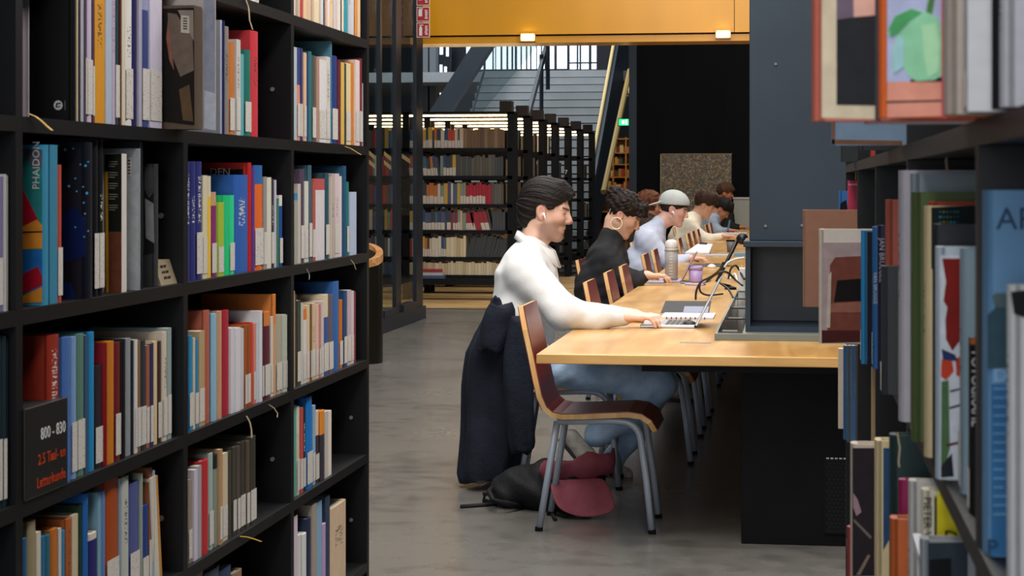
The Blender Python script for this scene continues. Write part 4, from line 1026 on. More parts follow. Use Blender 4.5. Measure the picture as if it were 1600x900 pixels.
o2 = obj('cover_title', tt.xf(Matrix.Translation((onY(328, ya), ya - .0016, zat(274, onY(328, ya), ya))) @ RX90), M_('d8d4d0')); o2.parent = o; o2.matrix_parent_inverse = o.matrix_basis.inverted()
# label holder lying on the third shelf and the black shelf sign
zs = SZ['B'] + ST + .0005
ya, yb = onX(252, LW - .012), onX(300, LW - .012)
yb = min(yb, UY[2] - .02)
lh = tag(obj('label_holder', MB().prism([(LW - .012, ya, zs), (LW - .012, yb, zs), (LW - .030, yb, zs + .052), (LW - .030, ya, zs + .052)], (-.09, 0, 0)), mat('holder_tan', '8f8068', .5, var=.1)), 'low tan label holder standing on third shelf of the nearer bay', 'label holder')
mb = MB(); rs = random.Random(2)
for j in range(3):
    y = ya + .03
    while y < yb - .05:
        w = rs.uniform(.006, .02); z = zs + .012 + j * .012
        x = LW - .012 - (.018 * (z - zs) / .052) + .0004
        mb.box(x - .0003, x, y, y + w, z, z + .006); y += w + .005
o2 = obj('lettering', mb, M_('3a342c')); o2.parent = lh
zs = SZ['C'] + ST + .0005
Xs = LW + .004
ya, yb = onX(35, Xs), onX(106, Xs); ya = max(ya, UY[1] + .018)
sg = empty('shelf_sign', (Xs, ya, zs), 'black block shelf sign reading 800-830 on the fourth shelf', 'sign')
zt = zat(620, Xs, yb)
obj('block', MB().box(Xs - .11, Xs, ya, yb, zs, zt), mat('sign_black', '0e0e10', .45), sg, bevel=.002)
L_ = yb - ya
t1 = text_mb('800 - 830', .030, .0004, 'RIGHT').xf(Matrix.Translation((Xs + .0005, yb - .012, zt - .062)) @ FACEX)
obj('number_line', t1, M_('d0d0cc'), sg)
M_or = M_('b8401c')
for k, w in enumerate(('2.5 Taal- en', 'Letterkunde')):
    t1 = text_mb(w, .027, .0004, 'RIGHT').xf(Matrix.Translation((Xs + .0005, yb - .012, zt - .105 - .040 * k)) @ FACEX)
    obj('subject_line', t1, M_or, sg)
# ribbons hanging from the shelves
def ribbon(pts, X, m, lab, w=.005):
    P3 = [Vector((X, onX(px, X), zat(py, X, onX(px, X)))) for px, py in pts]
    grid = [[p + Vector((.004 * i, -w / 2, 0)), p + Vector((.004 * i, w / 2, 0))] for i, p in enumerate(P3)]
    tag(obj('ribbon_bookmark', MB().sheet(grid, .0012), m), lab, 'ribbon')
M_rg = mat('ribbon_gold', 'c89a30', .6); M_rc = mat('ribbon_cream', 'a89878', .6)
ribbon([(45, 178), (52, 182), (58, 189), (64, 198), (68, 204)], LW + .002, M_rg, 'gold ribbon bookmark over second shelf edge, nearer bay', .012)
ribbon([(539, 229), (546, 232), (552, 237), (558, 242)], LW + .002, M_rg, 'gold ribbon bookmark over second shelf edge, far bay', .014)
ribbon([(383, -4), (386, 12), (385, 32), (387, 46)], LW + .002, M_rc, 'cream ribbon bookmark hanging above the red book, middle bay', .009)
ribbon([(385, 650), (388, 660), (388, 672), (386, 684)], LW + .002, M_rc, 'cream ribbon bookmark hanging under fourth shelf, middle bay', .009)
ribbon([(420, 632), (426, 638), (429, 646), (426, 652)], LW + .002, M_rc, 'short cream ribbon curl under fourth shelf, middle bay', .006)
ribbon([(479, 420), (481, 428), (479, 434), (476, 437)], LW + .002, mat('ribbon_grey', '8a8c8c', .6), 'grey ribbon end curling over third shelf edge, far bay', .004)
ribbon([(548, 406), (551, 412), (552, 421)], LW + .002, M_rc, 'short olive ribbon end over third shelf edge, far bay', .005)
ribbon([(375, 838), (384, 839), (392, 842), (401, 846)], LW + .002, M_rg, 'dull gold ribbon lying over fifth shelf edge, middle bay', .010)

# ------------------------------------------------------------------ right bookcase, close to the camera
RX = .145; RD = .30
rb = empty('bookcase', (RX, 1.0, 0), 'black bookcase close by on the right with books jutting out', 'bookcase')
ruy = [YofD(RX, d) for d in (1.52, 2.44, 3.36, 4.28, 5.2)]
ruy = [ruy[0] - .93] + ruy
RZ = [1.40 + .336, 1.40, 1.064, .728, .392, .10]
for y in ruy: obj('upright', MB().box(RX, RX + RD, y - .012, y + .012, 0, 2.3), M_black, rb)
for y0, y1 in zip(ruy[:-1], ruy[1:]):
    for z in RZ: obj('shelf', MB().box(RX, RX + RD, y0 + .0122, y1 - .0122, z - .02, z), M_black, rb)
    obj('back_panel', MB().box(RX + RD, RX + RD + .01, y0 + .0122, y1 - .0122, .05, 2.3), M_blackm, rb)
rowr = {1: 'upper', 2: 'middle', 3: 'lower'}
rz_of = {1: 1.40, 2: 1.064, 3: .728, 4: .392}
RBK = {}
def rbook(key, row, D, xl, ytop, T, spine, lab, dep=.20, hard=1, text=0, sticker=0, band=None, band_z=2., zoff=0., nudge=0.):
    """near cover at depth D, left edge at pixel xl, top at pixel ytop"""
    off = xl - 1237.0
    X = off * D * cT / F
    Y = YofD(X, D)
    zs = rz_of[row] + .0006 + zoff
    h = zat(ytop, X, Y) - zs
    h = max(.08, min(h, .31))
    o = place_book((X, Y, zs), (dep, T, h), hexc(spine), hard=hard, text=text, sticker=sticker, band=band, band_z=band_z, mirror=True)
    tag(o, lab, 'book', 'books in the right bookcase'); RBK[key] = (o, X, Y, zs, h)
    return o
# upper row (bottoms above eye level)
rbook('cream', 1, 1.55, 1270, -60, .030, 'c86a58', 'cream-covered book with big black panel, jutting farthest out of the upper right shelf', dep=.24)
rbook('tulip', 1, 1.47, 1375, -70, .022, 'd8642c', 'orange-edged book with a green tulip on its cover, upper right shelf', dep=.22)
rbook('grey1', 1, 1.40, 1478, -70, .035, 'a89a90', 'grey cloth book beside the tulip book, upper right shelf', dep=.20)
rbook('white1', 1, 1.345, 1512, -80, .030, 'c4c4c8', 'white book with small spine marks, upper right shelf near the edge', dep=.20, hard=0, sticker=2)
rbook('dark1', 1, 1.30, 1553, -80, .020, '16181e', 'black spine book near the right edge, upper right shelf', dep=.2)
rbook('bw1', 1, 1.26, 1566, -80, .022, 'b0b0b8', 'black and white patterned book at the right photo edge, upper shelf', dep=.2, text=1)
rbook('pale1', 1, 1.62, 1352, 60, .022, 'c8c2c8', 'pale lilac book lying low behind the tulip book, upper right shelf', dep=.2)
rbook('bluegrey', 1, 2.54, 1300, 40, .035, '7a90a8', 'blue-grey book with brown edges behind the cream one, upper right shelf', dep=.24)
rbook('mid1', 1, 2.9, 1345, 30, .03, '34383c', 'dark book behind the blue-grey book, upper right shelf', dep=.2)
rbook('small1', 1, 4.45, 1314, 120, .03, '26282a', 'small black book, first of three low books on the far upper right shelf', dep=.14)
rbook('small2', 1, 4.35, 1346, 120, .02, 'd8dce0', 'small white book between a black and a red one, far upper right shelf', dep=.12, hard=0)
rbook('small3', 1, 4.25, 1360, 120, .02, 'c04038', 'small red book at the end of three low books, far upper right shelf', dep=.12)
# middle row
rbook('pink', 2, 5.0, 1325, 282, .03, 'b03050', 'bright crimson book standing tall above its neighbours, middle right shelf', dep=.20)
rbook('blue0', 2, 5.06, 1311, 298, .025, '2c68a8', 'blue and black book left of the crimson one, middle right shelf', dep=.18)
rbook('teal0', 2, 4.75, 1371, 298, .03, '2f86a8', 'teal book right of the crimson one, middle right shelf', dep=.16)
rbook('teal1', 2, 4.6, 1392, 288, .03, '6aa0ac', 'pale teal tall book behind the spotted spines, middle right shelf', dep=.16)
rbook('box', 2, 4.45, 1255, 328, .05, '9a6c54', 'brown cardboard-coloured book jutting out farthest, middle right shelf', dep=.24)
rbook('ochre', 2, 4.50, 1289, 332, .03, 'c88028', 'ochre book just behind the brown one, middle right shelf', dep=.2)
rbook('house', 2, 3.43, 1280, 358, .03, 'e0d4c4', 'cream book with a reddish house picture on its cover, middle right shelf', dep=.20)
rbook('blue1', 2, 3.04, 1346, 360, .012, '2a86bc', 'bright blue slim book beside the house-picture book, middle right shelf', dep=.22, sticker=2)
rbook('black1', 2, 3.00, 1356, 362, .012, '1c1a24', 'black slim book between two blue ones, middle right shelf', dep=.22)
rbook('blue2', 2, 2.96, 1364, 354, .016, '2a68a4', 'blue book with white vertical title, middle right shelf', dep=.22, sticker=2)
rbook('bruegel', 2, 2.90, 1372, 352, .018, '20203c', 'dark blue book titled Jan Bruegel down its spine, middle right shelf', dep=.22)
rbook('fire', 2, 2.72, 1385, 312, .03, 'b85a48', 'orange-red patterned book above the grey one, middle right shelf', dep=.22)
rbook('grey2', 2, 2.60, 1378, 416, .022, '34383a', 'dark grey shorter book in front of the patterned spines, middle right shelf', dep=.20, sticker=2)
rbook('tallw', 2, 2.30, 1406, 266, .035, 'a8a4ac', 'tall grey book with white lettered spine, middle right shelf', dep=.25, text=1)
rbook('clear', 2, 2.22, 1424, 271, .02, '7c8890', 'tall pale blue-grey book behind the olive one, middle right shelf', dep=.24)
rbook('olive', 2, 2.12, 1426, 300, .04, '4a5a30', 'olive green book, middle right shelf', dep=.22)
rbook('red2', 2, 2.06, 1453, 315, .02, 'a83a28', 'red book peeking above the dot-patterned book, middle right shelf', dep=.2)
rbook('dots', 2, 2.00, 1446, 322, .03, 'c8b48c', 'dark green book with turquoise dots and cream spine, middle right shelf', dep=.2, text=1)
rbook('dark2', 2, 1.93, 1459, 350, .02, '20242a', 'black book right of the cream-spined dotted book, middle right shelf', dep=.2)
rbook('redface', 2, 1.85, 1464, 386, .03, 'b4c0cc', 'white book with red painted figure on its cover, middle right shelf', dep=.20)
rbook('paleb', 2, 1.76, 1503, 388, .03, '8fa4b0', 'pale blue-grey book with fine lettering beside the red-figure book', dep=.2, text=1, sticker=2)
rbook('foto', 2, 1.66, 1516, 528, .022, '141416', 'black book with Fotografie in white and an orange top, middle right shelf', dep=.17, sticker=2)
rbook('arch', 2, 1.47, 1541, 297, .045, '5c86ac', 'big light blue book lettered AR at the right photo edge', dep=.24)
rbook('edge', 2, 1.36, 1577, 446, .02, 'b8b8ba', 'black and white book at the far right photo edge, middle shelf', dep=.2, text=1)
# lower row
rbook('whitethin', 3, 4.87, 1310, 545, .03, 'd0c0ac', 'thin cream-white book, first on the lower right shelf', dep=.16, hard=0)
for k, (x, c_, n_) in enumerate(((1318, '2c5c88', 'blue'), (1324, '4c545c', 'grey'), (1330, '3c6890', 'light blue'), (1337, '4a4448', 'dark grey'))):
    rbook('mag%d' % k, 3, 4.66 - .05 * k, x, 540, .028, c_, '%s slim magazine, %s of four beside the cream-white book, lower right shelf' % (n_, NTH[k]), dep=.2, hard=0, text=1)
rbook('green3', 3, 4.30, 1346, 570, .03, '6a7468', 'grey-green book with red label, lower right shelf', dep=.2, sticker=2)
rbook('tan3', 3, 4.1, 1362, 574, .03, 'b89c70', 'tan topped black book behind the grey-green one, lower right shelf', dep=.18)
rbook('red4', 3, 2.75, 1324, 824, .02, '8a3430', 'dull red book at the foot of the lower right shelf', dep=.2)
rbook('darkc', 3, 2.62, 1330, 694, .035, 'c4b4a4', 'dark picture-covered book jutting from lower right shelf', dep=.23)
rbook('creamsp', 3, 2.50, 1368, 689, .04, 'd0bc90', 'cream-spined book with a blue picture strip, lower right shelf', dep=.2)
rbook('green4', 3, 2.40, 1391, 680, .03, '1c3434', 'dark green book right of the cream spine, lower right shelf', dep=.2)
rbook('magenta', 3, 2.28, 1405, 750, .02, '8a1c4c', 'magenta book between dark green and white, lower right shelf', dep=.2)
rbook('orange3', 3, 2.16, 1392, 811, .03, 'b85a28', 'orange-brown short book jutting out, lower right shelf', dep=.2)
rbook('white3', 3, 2.08, 1421, 752, .025, 'bcb8b4', 'white book with red lettering, lower right shelf', dep=.2, text=1)
rbook('pieter', 3, 1.98, 1441, 766, .025, 'd0c8b0', 'cream book with Pieter van in black down the spine, lower right shelf', dep=.2)
rbook('yellow', 3, 1.90, 1462, 768, .02, '3c4038', 'yellow-covered book with black letters DE, lower right shelf', dep=.2)
rbook('black3', 3, 1.80, 1439, 843, .025, '8c9094', 'dark book with a black and white cover, front of lower right shelf', dep=.2)
for nme in ('cream',):
    o, X, Y, zs, h = RBK['cream']
    cover_poly('cover_border', o, Y, [(1284, -60), (1367, -60), (1367, 186), (1284, 184)], M_('cdbfa4'))
    cover_poly('cover_picture', o, Y, [(1307, -60), (1367, -60), (1367, 165), (1307, 164)], M_('222428'), .0012)
    cover_poly('cover_picture', o, Y, [(1332, -60), (1367, -60), (1367, 24), (1334, 27)], M_('d8a898'), .0018)
    cover_poly('cover_picture', o, Y, [(1307, -60), (1332, -60), (1334, 27), (1307, 31)], M_('6a5c6c'), .0016)
    cover_poly('cover_edge', o, Y, [(1367, -60), (1376, -60), (1376, 189), (1367, 187)], M_('3c3a42'), .0012)
    o, X, Y, zs, h = RBK['tulip']
    cover_poly('cover_ground', o, Y, [(1386, -60), (1471, -60), (1471, 127), (1386, 128)], M_('aab0d0'))
    cover_poly('cover_ground', o, Y, [(1386, 128), (1471, 127), (1471, 181), (1386, 184)], M_('d8907c'))
    cover_poly('cover_line', o, Y, [(1386, 158), (1471, 156), (1471, 158.5), (1386, 161)], M_('2a2424'), .0012)
    cover_poly('cover_line', o, Y, [(1422, 124.5), (1471, 121), (1471, 127.5), (1422, 127.5)], M_('1c2020'), .0012)
    cover_poly('tulip_stem', o, Y, [(1458, -40), (1467, -40), (1456, 24), (1446, 22)], M_('4c7c40'), .0012)
    cover_poly('tulip_petal', o, Y, [(1388, 48), (1400, 24), (1424, 14), (1450, 20), (1468, 30), (1471, 60), (1471, 118), (1460, 125), (1432, 127), (1418, 118), (1410, 100), (1396, 116), (1394, 80), (1402, 52), (1388, 56)], M_('8cc8a0'), .0014)
    cover_poly('tulip_petal', o, Y, [(1388, 46), (1398, 26), (1424, 14), (1440, 20), (1420, 34), (1404, 52), (1392, 58)], M_('4c9c60'), .002)
    cover_poly('tulip_petal', o, Y, [(1402, 56), (1412, 60), (1412, 104), (1398, 114), (1395, 84)], M_('9cc8cc'), .002)
    cover_poly('tulip_petal', o, Y, [(1440, 40), (1462, 36), (1469, 70), (1466, 112), (1450, 122), (1444, 90)], M_('a4d4a8'), .002)
    cover_poly('cover_edge', o, Y, [(1471, -60), (1478, -60), (1478, 186), (1471, 184)], M_('c04c50'), .0012)
    o, X, Y, zs, h = RBK['bluegrey']
    cover_poly('cover_edge', o, Y, [(1300, 218), (1410, 220), (1410, 227), (1300, 225)], M_('7a5640'))
    cover_poly('cover_edge', o, Y, [(1300, 150), (1304, 150), (1304, 225), (1300, 225)], M_('8a5a40'))
    o, X, Y, zs, h = RBK['pink']
    cover_poly('cover_line', o, Y, [(1326, 287), (1378, 286), (1378, 289), (1326, 290)], M_('d8909c'))
    cover_poly('cover_label', o, Y, [(1352, 342), (1370, 342), (1370, 347), (1352, 347)], M_('6a1020'))
    o, X, Y, zs, h = RBK['blue0']
    cover_poly('cover_mark', o, Y, [(1313, 318), (1322, 312), (1325, 330), (1318, 345), (1312, 335)], M_('101418'))
    o, X, Y, zs, h = RBK['house']
    cover_poly('cover_picture', o, Y, [(1284, 379), (1347, 379), (1347, 536), (1284, 536)], M_('b09a98'))
    cover_poly('house_picture', o, Y, [(1297, 414), (1305, 402), (1347, 400), (1347, 520), (1293, 520), (1293, 480), (1296, 440)], M_('7a4236'), .0012)
    cover_poly('house_picture', o, Y, [(1308, 438), (1347, 435), (1347, 470), (1303, 472)], M_('140e0c'), .0018)
    cover_poly('house_picture', o, Y, [(1296, 474), (1347, 471), (1347, 488), (1294, 488)], M_('966050'), .0018)
    cover_poly('house_picture', o, Y, [(1284, 516), (1347, 516), (1347, 534), (1284, 536)], M_('4c1e1a'), .0018)
    cover_poly('house_picture', o, Y, [(1294, 432), (1299, 424), (1297, 512), (1291, 512)], M_('c8b8a8'), .002)
    o, X, Y, zs, h = RBK['redface']
    cover_poly('cover_picture', o, Y, [(1469, 399), (1503, 399), (1503, 748), (1469, 748)], M_('c8ccd4'))
    cover_poly('red_figure', o, Y, [(1472, 404), (1503, 404), (1503, 528), (1488, 548), (1478, 530), (1477, 500), (1480, 480), (1474, 470), (1478, 440)], M_('7a1c18'), .0012)
    cover_poly('red_figure', o, Y, [(1471, 562), (1486, 556), (1490, 580), (1478, 594), (1470, 588)], M_('c04028'), .0016)
    cover_poly('red_figure', o, Y, [(1493, 560), (1502, 556), (1503, 590), (1494, 586)], M_('b83a24'), .0016)
    cover_poly('blue_figure', o, Y, [(1471, 545), (1492, 554), (1496, 564), (1473, 562)], M_('24345c'), .002)
    cover_poly('green_figure', o, Y, [(1471, 596), (1482, 594), (1484, 700), (1476, 732), (1470, 726)], M_('4c6a44'), .0012)
    cover_poly('branch', o, Y, [(1484, 610), (1501, 606), (1502, 608), (1485, 613)], M_('3a2424'), .0014)
    cover_poly('branch', o, Y, [(1483, 636), (1500, 631), (1502, 634), (1484, 639)], M_('3a2424'), .0014)
    cover_poly('branch', o, Y, [(1478, 694), (1500, 689), (1502, 692), (1480, 698)], M_('5a2424'), .0014)
    cover_poly('cover_picture', o, Y, [(1470, 728), (1487, 708), (1490, 744), (1470, 746)], M_('20242c'), .0018)
    o, X, Y, zs, h = RBK['foto']
    cover_poly('cover_cap', o, Y, [(1516, 529), (1534, 529), (1534, 538), (1516, 538)], M_('b86030'))
    def vtext(book, body, px, py0, size, m, Y, lift=.0016):
        x = onY(px, Y); z = zat(py0, x, Y)
        t = text_mb(body, size, .0003).xf(Matrix.Translation((x, Y - lift, z)) @ RX90 @ Matrix.Rotation(-pi / 2, 4, 'Z'))
        q = obj('title', t, m); q.parent = book; q.matrix_parent_inverse = book.matrix_basis.inverted()
    vtext(o, 'FOTOGRAFIE', 1518, 548, .011, M_('c8c8c8'), Y)
    o, X, Y, zs, h = RBK['bruegel']; vtext(o, 'JAN BRUEGEL', 1374, 372, .011, M_('b8b8c0'), Y)
    o, X, Y, zs, h = RBK['blue2']; vtext(o, 'VAN BRUGGE', 1365, 425, .008, M_('c8d0d8'), Y)
    o, X, Y, zs, h = RBK['pieter']; vtext(o, 'PIETER VAN', 1443.5, 776, .011, M_('141414'), Y)
    o, X, Y, zs, h = RBK['dots']
    cover_poly('cover_ground', o, Y, [(1455, 324), (1525, 321), (1525, 420), (1455, 420)], M_('101a1a'))
    rs = random.Random(4)
    for i in range(6):
        for j in range(7):
            px, py = 1469 + i * 5.5, 331 + j * 8; r_ = rs.uniform(1.2, 2.4)
            cover_poly('cover_dot', o, Y, [(px - r_, py), (px, py - r_), (px + r_, py), (px, py + r_)], M_(rs.choice(['20808c', '1c6a70', '806a20', '2c9098'])), .0014)
    o, X, Y, zs, h = RBK['arch']
    def htext(body, px, py, size, m, lift=.0014):
        x = onY(px, Y); z = zat(py, x, Y)
        t = text_mb(body, size, .0003).xf(Matrix.Translation((x, Y - lift, z)) @ RX90)
        q = obj('title', t, m); q.parent = o; q.matrix_parent_inverse = o.matrix_basis.inverted()
    htext('AR', 1556, 358, .024, M_('2c4460')); htext('DAVI', 1552, 596, .014, M_('7aa0c0')); htext('P I A', 1541, 866, .017, M_('1c3c58'))
    cover_poly('cover_figure', o, Y, [(1550, 462), (1556, 458), (1572, 458), (1578, 466), (1574, 480), (1554, 480)], M_('4c5c60'))
    cover_poly('cover_figure', o, Y, [(1543, 492), (1556, 480), (1572, 480), (1584, 496), (1582, 574), (1543, 576)], M_('2c4450'), .0011)
    cover_poly('cover_block', o, Y, [(1549, 600), (1600, 600), (1600, 868), (1549, 868)], M_('2a5c88'))
    for k in range(15): cover_poly('cover_text', o, Y, [(1552, 606 + k * 14), (1580 - (k * 7) % 13, 606 + k * 14), (1580 - (k * 7) % 13, 608.5 + k * 14), (1552, 608.5 + k * 14)], M_('5c88ac'), .0014)
    o, X, Y, zs, h = RBK['edge']
    cover_poly('cover_photo', o, Y, [(1579, 456), (1610, 452), (1610, 500), (1584, 490)], M_('141416'))
    o, X, Y, zs, h = RBK['darkc']
    cover_poly('cover_picture', o, Y, [(1332, 700), (1368, 700), (1368, 900), (1332, 900)], M_('241e24'))
    cover_poly('cover_picture', o, Y, [(1333, 770), (1340, 780), (1346, 800), (1338, 806), (1333, 792)], M_('9a7c84'), .0012)
    cover_poly('cover_picture', o, Y, [(1334, 810), (1362, 838), (1360, 842), (1334, 815)], M_('6a6058'), .0012)
    cover_poly('cover_picture', o, Y, [(1338, 898), (1356, 866), (1360, 868), (1344, 898)], M_('7a6a5c'), .0012)
    o, X, Y, zs, h = RBK['creamsp']
    cover_poly('cover_strip', o, Y, [(1380, 700), (1391, 700), (1391, 840), (1380, 860)], M_('28486c'))
    o, X, Y, zs, h = RBK['yellow']
    cover_poly('cover_picture', o, Y, [(1464, 768), (1514, 768), (1514, 842), (1464, 842)], M_('c8b820'))
    t = text_mb('DE', .020, .0003).xf(Matrix.Translation((onY(1474, Y), Y - .0016, zat(850, onY(1474, Y), Y))) @ RX90)
    q = obj('title', t, M_('141408')); q.parent = o; q.matrix_parent_inverse = o.matrix_basis.inverted()
    o, X, Y, zs, h = RBK['black3']
    cover_poly('cover_photo', o, Y, [(1450, 848), (1512, 847), (1512, 930), (1450, 930)], M_('2a343c'))
    cover_poly('cover_photo', o, Y, [(1452, 874), (1486, 872), (1486, 930), (1452, 930)], M_('0c0e10'), .0012)
# white folder lying out of the shelf, ribbons on the right
q0 = P(1426, 722, 1.95)
fo = [P(1426, 720, 2.02), P(1462, 718, 2.02), P(1530, 755, 1.82), P(1445, 757, 1.80)]
zz = sum(p.z for p in fo) / 4
fl = empty('white_tray', (fo[0].x, fo[0].y, .98), 'white folder sticking out below the red-figure book', 'folder')
obj('sheet', MB().prism([(p.x, p.y, .972) for p in (P(1426, 720, 2.02), P(1462, 718, 2.02), P(1530, 755, 1.82), P(1445, 757, 1.80))], (0, 0, .010)), mat('folder_white', 'c8ccd8', .45), fl)
def rrib(pts, D, m, lab, w=.006):
    g = [[P(px - w * 400 / D, py, D), P(px + w * 400 / D, py, D)] for px, py in pts]
    tag(obj('ribbon_bookmark', MB().sheet(g, .001), m), lab, 'ribbon')
rrib([(1490, 208), (1485, 225), (1478, 250), (1480, 268)], 2.19, mat('ribbon_pink', '9a8478', .6), 'pinkish ribbon hanging over the tall blue-grey book, right bookcase', .009)
rrib([(1376, 232), (1374, 260), (1376, 285), (1380, 298)], 4.2, mat('ribbon_orange', 'b07830', .6), 'orange ribbon hanging beside the crimson book, right bookcase', .009)
rrib([(1340, 256), (1337, 268), (1337, 281)], 4.9, mat('ribbon_yellow', 'd0a820', .6), 'yellow ribbon above the crimson book, right bookcase', .008)
rrib([(1352, 254), (1353, 268), (1352, 281)], 4.9, mat('ribbon_white', 'c8c0b4', .6), 'white ribbon above the crimson book, right bookcase', .008)
rrib([(1402, 676), (1406, 700), (1404, 722), (1405, 730)], 2.1, M_rc, 'cream ribbon dangling below the olive book, right bookcase', .006)
# ------------------------------------------------------------------ people
M_skin = attr_mat('skin', 0.5, sss=0.12)
def cloth_mat(name, c, rough=0.85, bump=0.25, bscale=220, var=0.06, c2=None):
    return mat(name, c, rough, var=var, vscale=14, bump=bump, bscale=bscale, spec=0.25, col2=c2)
def head_local(W, hd):
    """world arrays -> head frame (x forward, y left, z up), unit head"""
    X, Y, Z = W; c, pitch, yaw, sc = hd['c'], radians(hd['pitch']), radians(hd.get('yaw', 0)), hd['s']
    dx, dy, dz = (X - c[0]) / sc, (Y - c[1]) / sc, (Z - c[2]) / sc
    x1 = dx * cos(yaw) + dy * sin(yaw); y1 = -dx * sin(yaw) + dy * cos(yaw)
    return x1 * cos(pitch) - dz * sin(pitch), y1, x1 * sin(pitch) + dz * cos(pitch)
def head_world(p, hd):
    c, pitch, yaw, sc = hd['c'], radians(hd['pitch']), radians(hd.get('yaw', 0)), hd['s']
    x, y, z = p; x1 = x * cos(pitch) + z * sin(pitch); z1 = -x * sin(pitch) + z * cos(pitch)
    return Vector((c[0] + sc * (x1 * cos(yaw) - y * sin(yaw)), c[1] + sc * (x1 * sin(yaw) + y * cos(yaw)), c[2] + sc * z1))
def head_sdf(x, y, z):
    ay = np.abs(y)
    d = ell(x, y, z, (-.012, 0, .034), (.096, .076, .088))
    d = smin(d, ell(x, y, z, (.028, 0, -.028), (.062, .059, .082)), .03)
    d = smin(d, cap(x, ay, z, (-.005, .048, -.055), (.060, .014, -.098), .020, .017), .025)
    d = smin(d, ell(x, y, z, (.070, 0, -.098), (.020, .022, .018)), .02)
    d = smin(d, cap(x, ay, z, (.080, .008, .022), (.068, .042, .024), .013, .012), .014)
    d = smin(d, ell(x, ay, z, (.058, .038, -.022), (.026, .022, .024)), .02)
    d = smax(d, -ell(x, ay, z, (.098, .032, .003), (.022, .019, .012)), .012)
    d = smin(d, ell(x, ay, z, (.071, .032, .003), (.014, .015, .012)), .006)
    d = smin(d, cap(x, y, z, (.084, 0, .020), (.109, 0, -.025), .0070, .0098), .012)
    d = smin(d, ell(x, ay, z, (.100, .011, -.031), (.012, .008, .008)), .007)
    d = smin(d, ell(x, y, z, (.064, 0, -.055), (.024, .032, .030)), .016)
    d = smin(d, cap(x, ay, z, (.085, 0, -.056), (.074, .020, -.061), .0075, .005), .008)
    d = smin(d, cap(x, ay, z, (.082, 0, -.071), (.072, .018, -.068), .0080, .005), .006)
    d = smax(d, -cap(x, ay, z, (.100, 0, -.0638), (.084, .026, -.0640), .0030), .005)
    # ear
    e = ell(x + .18 * (z + .0), ay, z, (-.012, .074, -.006), (.020, .011, .033))
    e = smax(e, -ell(x + .18 * z, ay, z, (-.006, .086, -.004), (.011, .009, .020)), .005)
    d = smin(d, e, .006)
    return d
def hand_sdf(W, wrist, fwd, side, s=1.0, curl=1.0):
    """palm down; fwd: unit xy direction; side +1 thumb on the left (right hand has thumb to +left)"""
    X, Y, Z = W; f = Vector((fwd[0], fwd[1], 0)).normalized(); tilt = fwd[2] if len(fwd) > 2 else 0
    dx, dy, dz = X - wrist[0], Y - wrist[1], Z - wrist[2]
    x = (dx * f.x + dy * f.y) / s; y = (-dx * f.y + dy * f.x) / s * side; z = dz / s
    z = z - tilt * x
    d = rbox(x, y, z, (.046, 0, .004), (.050, .040, .014), .013)
    d = smin(d, cap(x, y, z, (-.05, 0, .004), (.02, 0, .004), .027, .026), .025)
    for k, (yy, L) in enumerate(((.030, .072), (.010, .082), (-.011, .076), (-.031, .058))):
        a = (.086, yy, .008); b = (.086 + L * .48, yy * 1.10, .012 - .006 * curl); c_ = (.086 + L * (.48 + .30), yy * 1.12, .012 - .022 * curl); e = (.086 + L * (.48 + .42), yy * 1.12, .012 - .040 * curl)
        q = smin(cap(x, y, z, a, b, .0098, .0088), cap(x, y, z, b, c_, .0088, .0080), .004)
        q = smin(q, cap(x, y, z, c_, e, .0080, .0068), .004)
        d = smin(d, q, .007)
    q = smin(cap(x, y, z, (.018, .030, -.002), (.052, .056, -.006), .015, .0115), cap(x, y, z, (.052, .056, -.006), (.082, .056, -.016), .0112, .0085), .006)
    d = smin(d, q, .012)
    return d * s
def chain_sdf(W, prims, k=.055):
    d = None
    for (a, b, r1, r2, sy) in prims:
        q = cap(*W, a, b, r1, r2, sy)
        if sy != 1.0: q = q * 0.9
        d = q if d is None else smin(d, q, k)
    return d
def bounds(prims, pad=.06):
    lo = np.full(3, 1e9); hi = np.full(3, -1e9)
    for (a, b, r1, r2, sy) in prims:
        r = max(r1, r2)
        for p in (a, b):
            e = np.array([r, r / sy, r]); lo = np.minimum(lo, np.array(p) - e); hi = np.maximum(hi, np.array(p) + e)
    return lo - pad, hi + pad
def merge(parts):
    V, Fc, n = [], [], 0
    for v, f in parts: V.append(v); Fc.append(f + n); n += len(v)
    return np.concatenate(V), np.concatenate(Fc)
def folds(W, amp=.004, seed=0.0):
    X, Y, Z = W
    return amp * (.6 * np.sin(46 * (Z * .75 + X * .55) + 3.0 * np.sin(9 * Y + 6 * X + seed) + seed) + .4 * np.sin(83 * (Z - .5 * X) + 2.5 * np.sin(15 * X + 11 * Y + seed)))
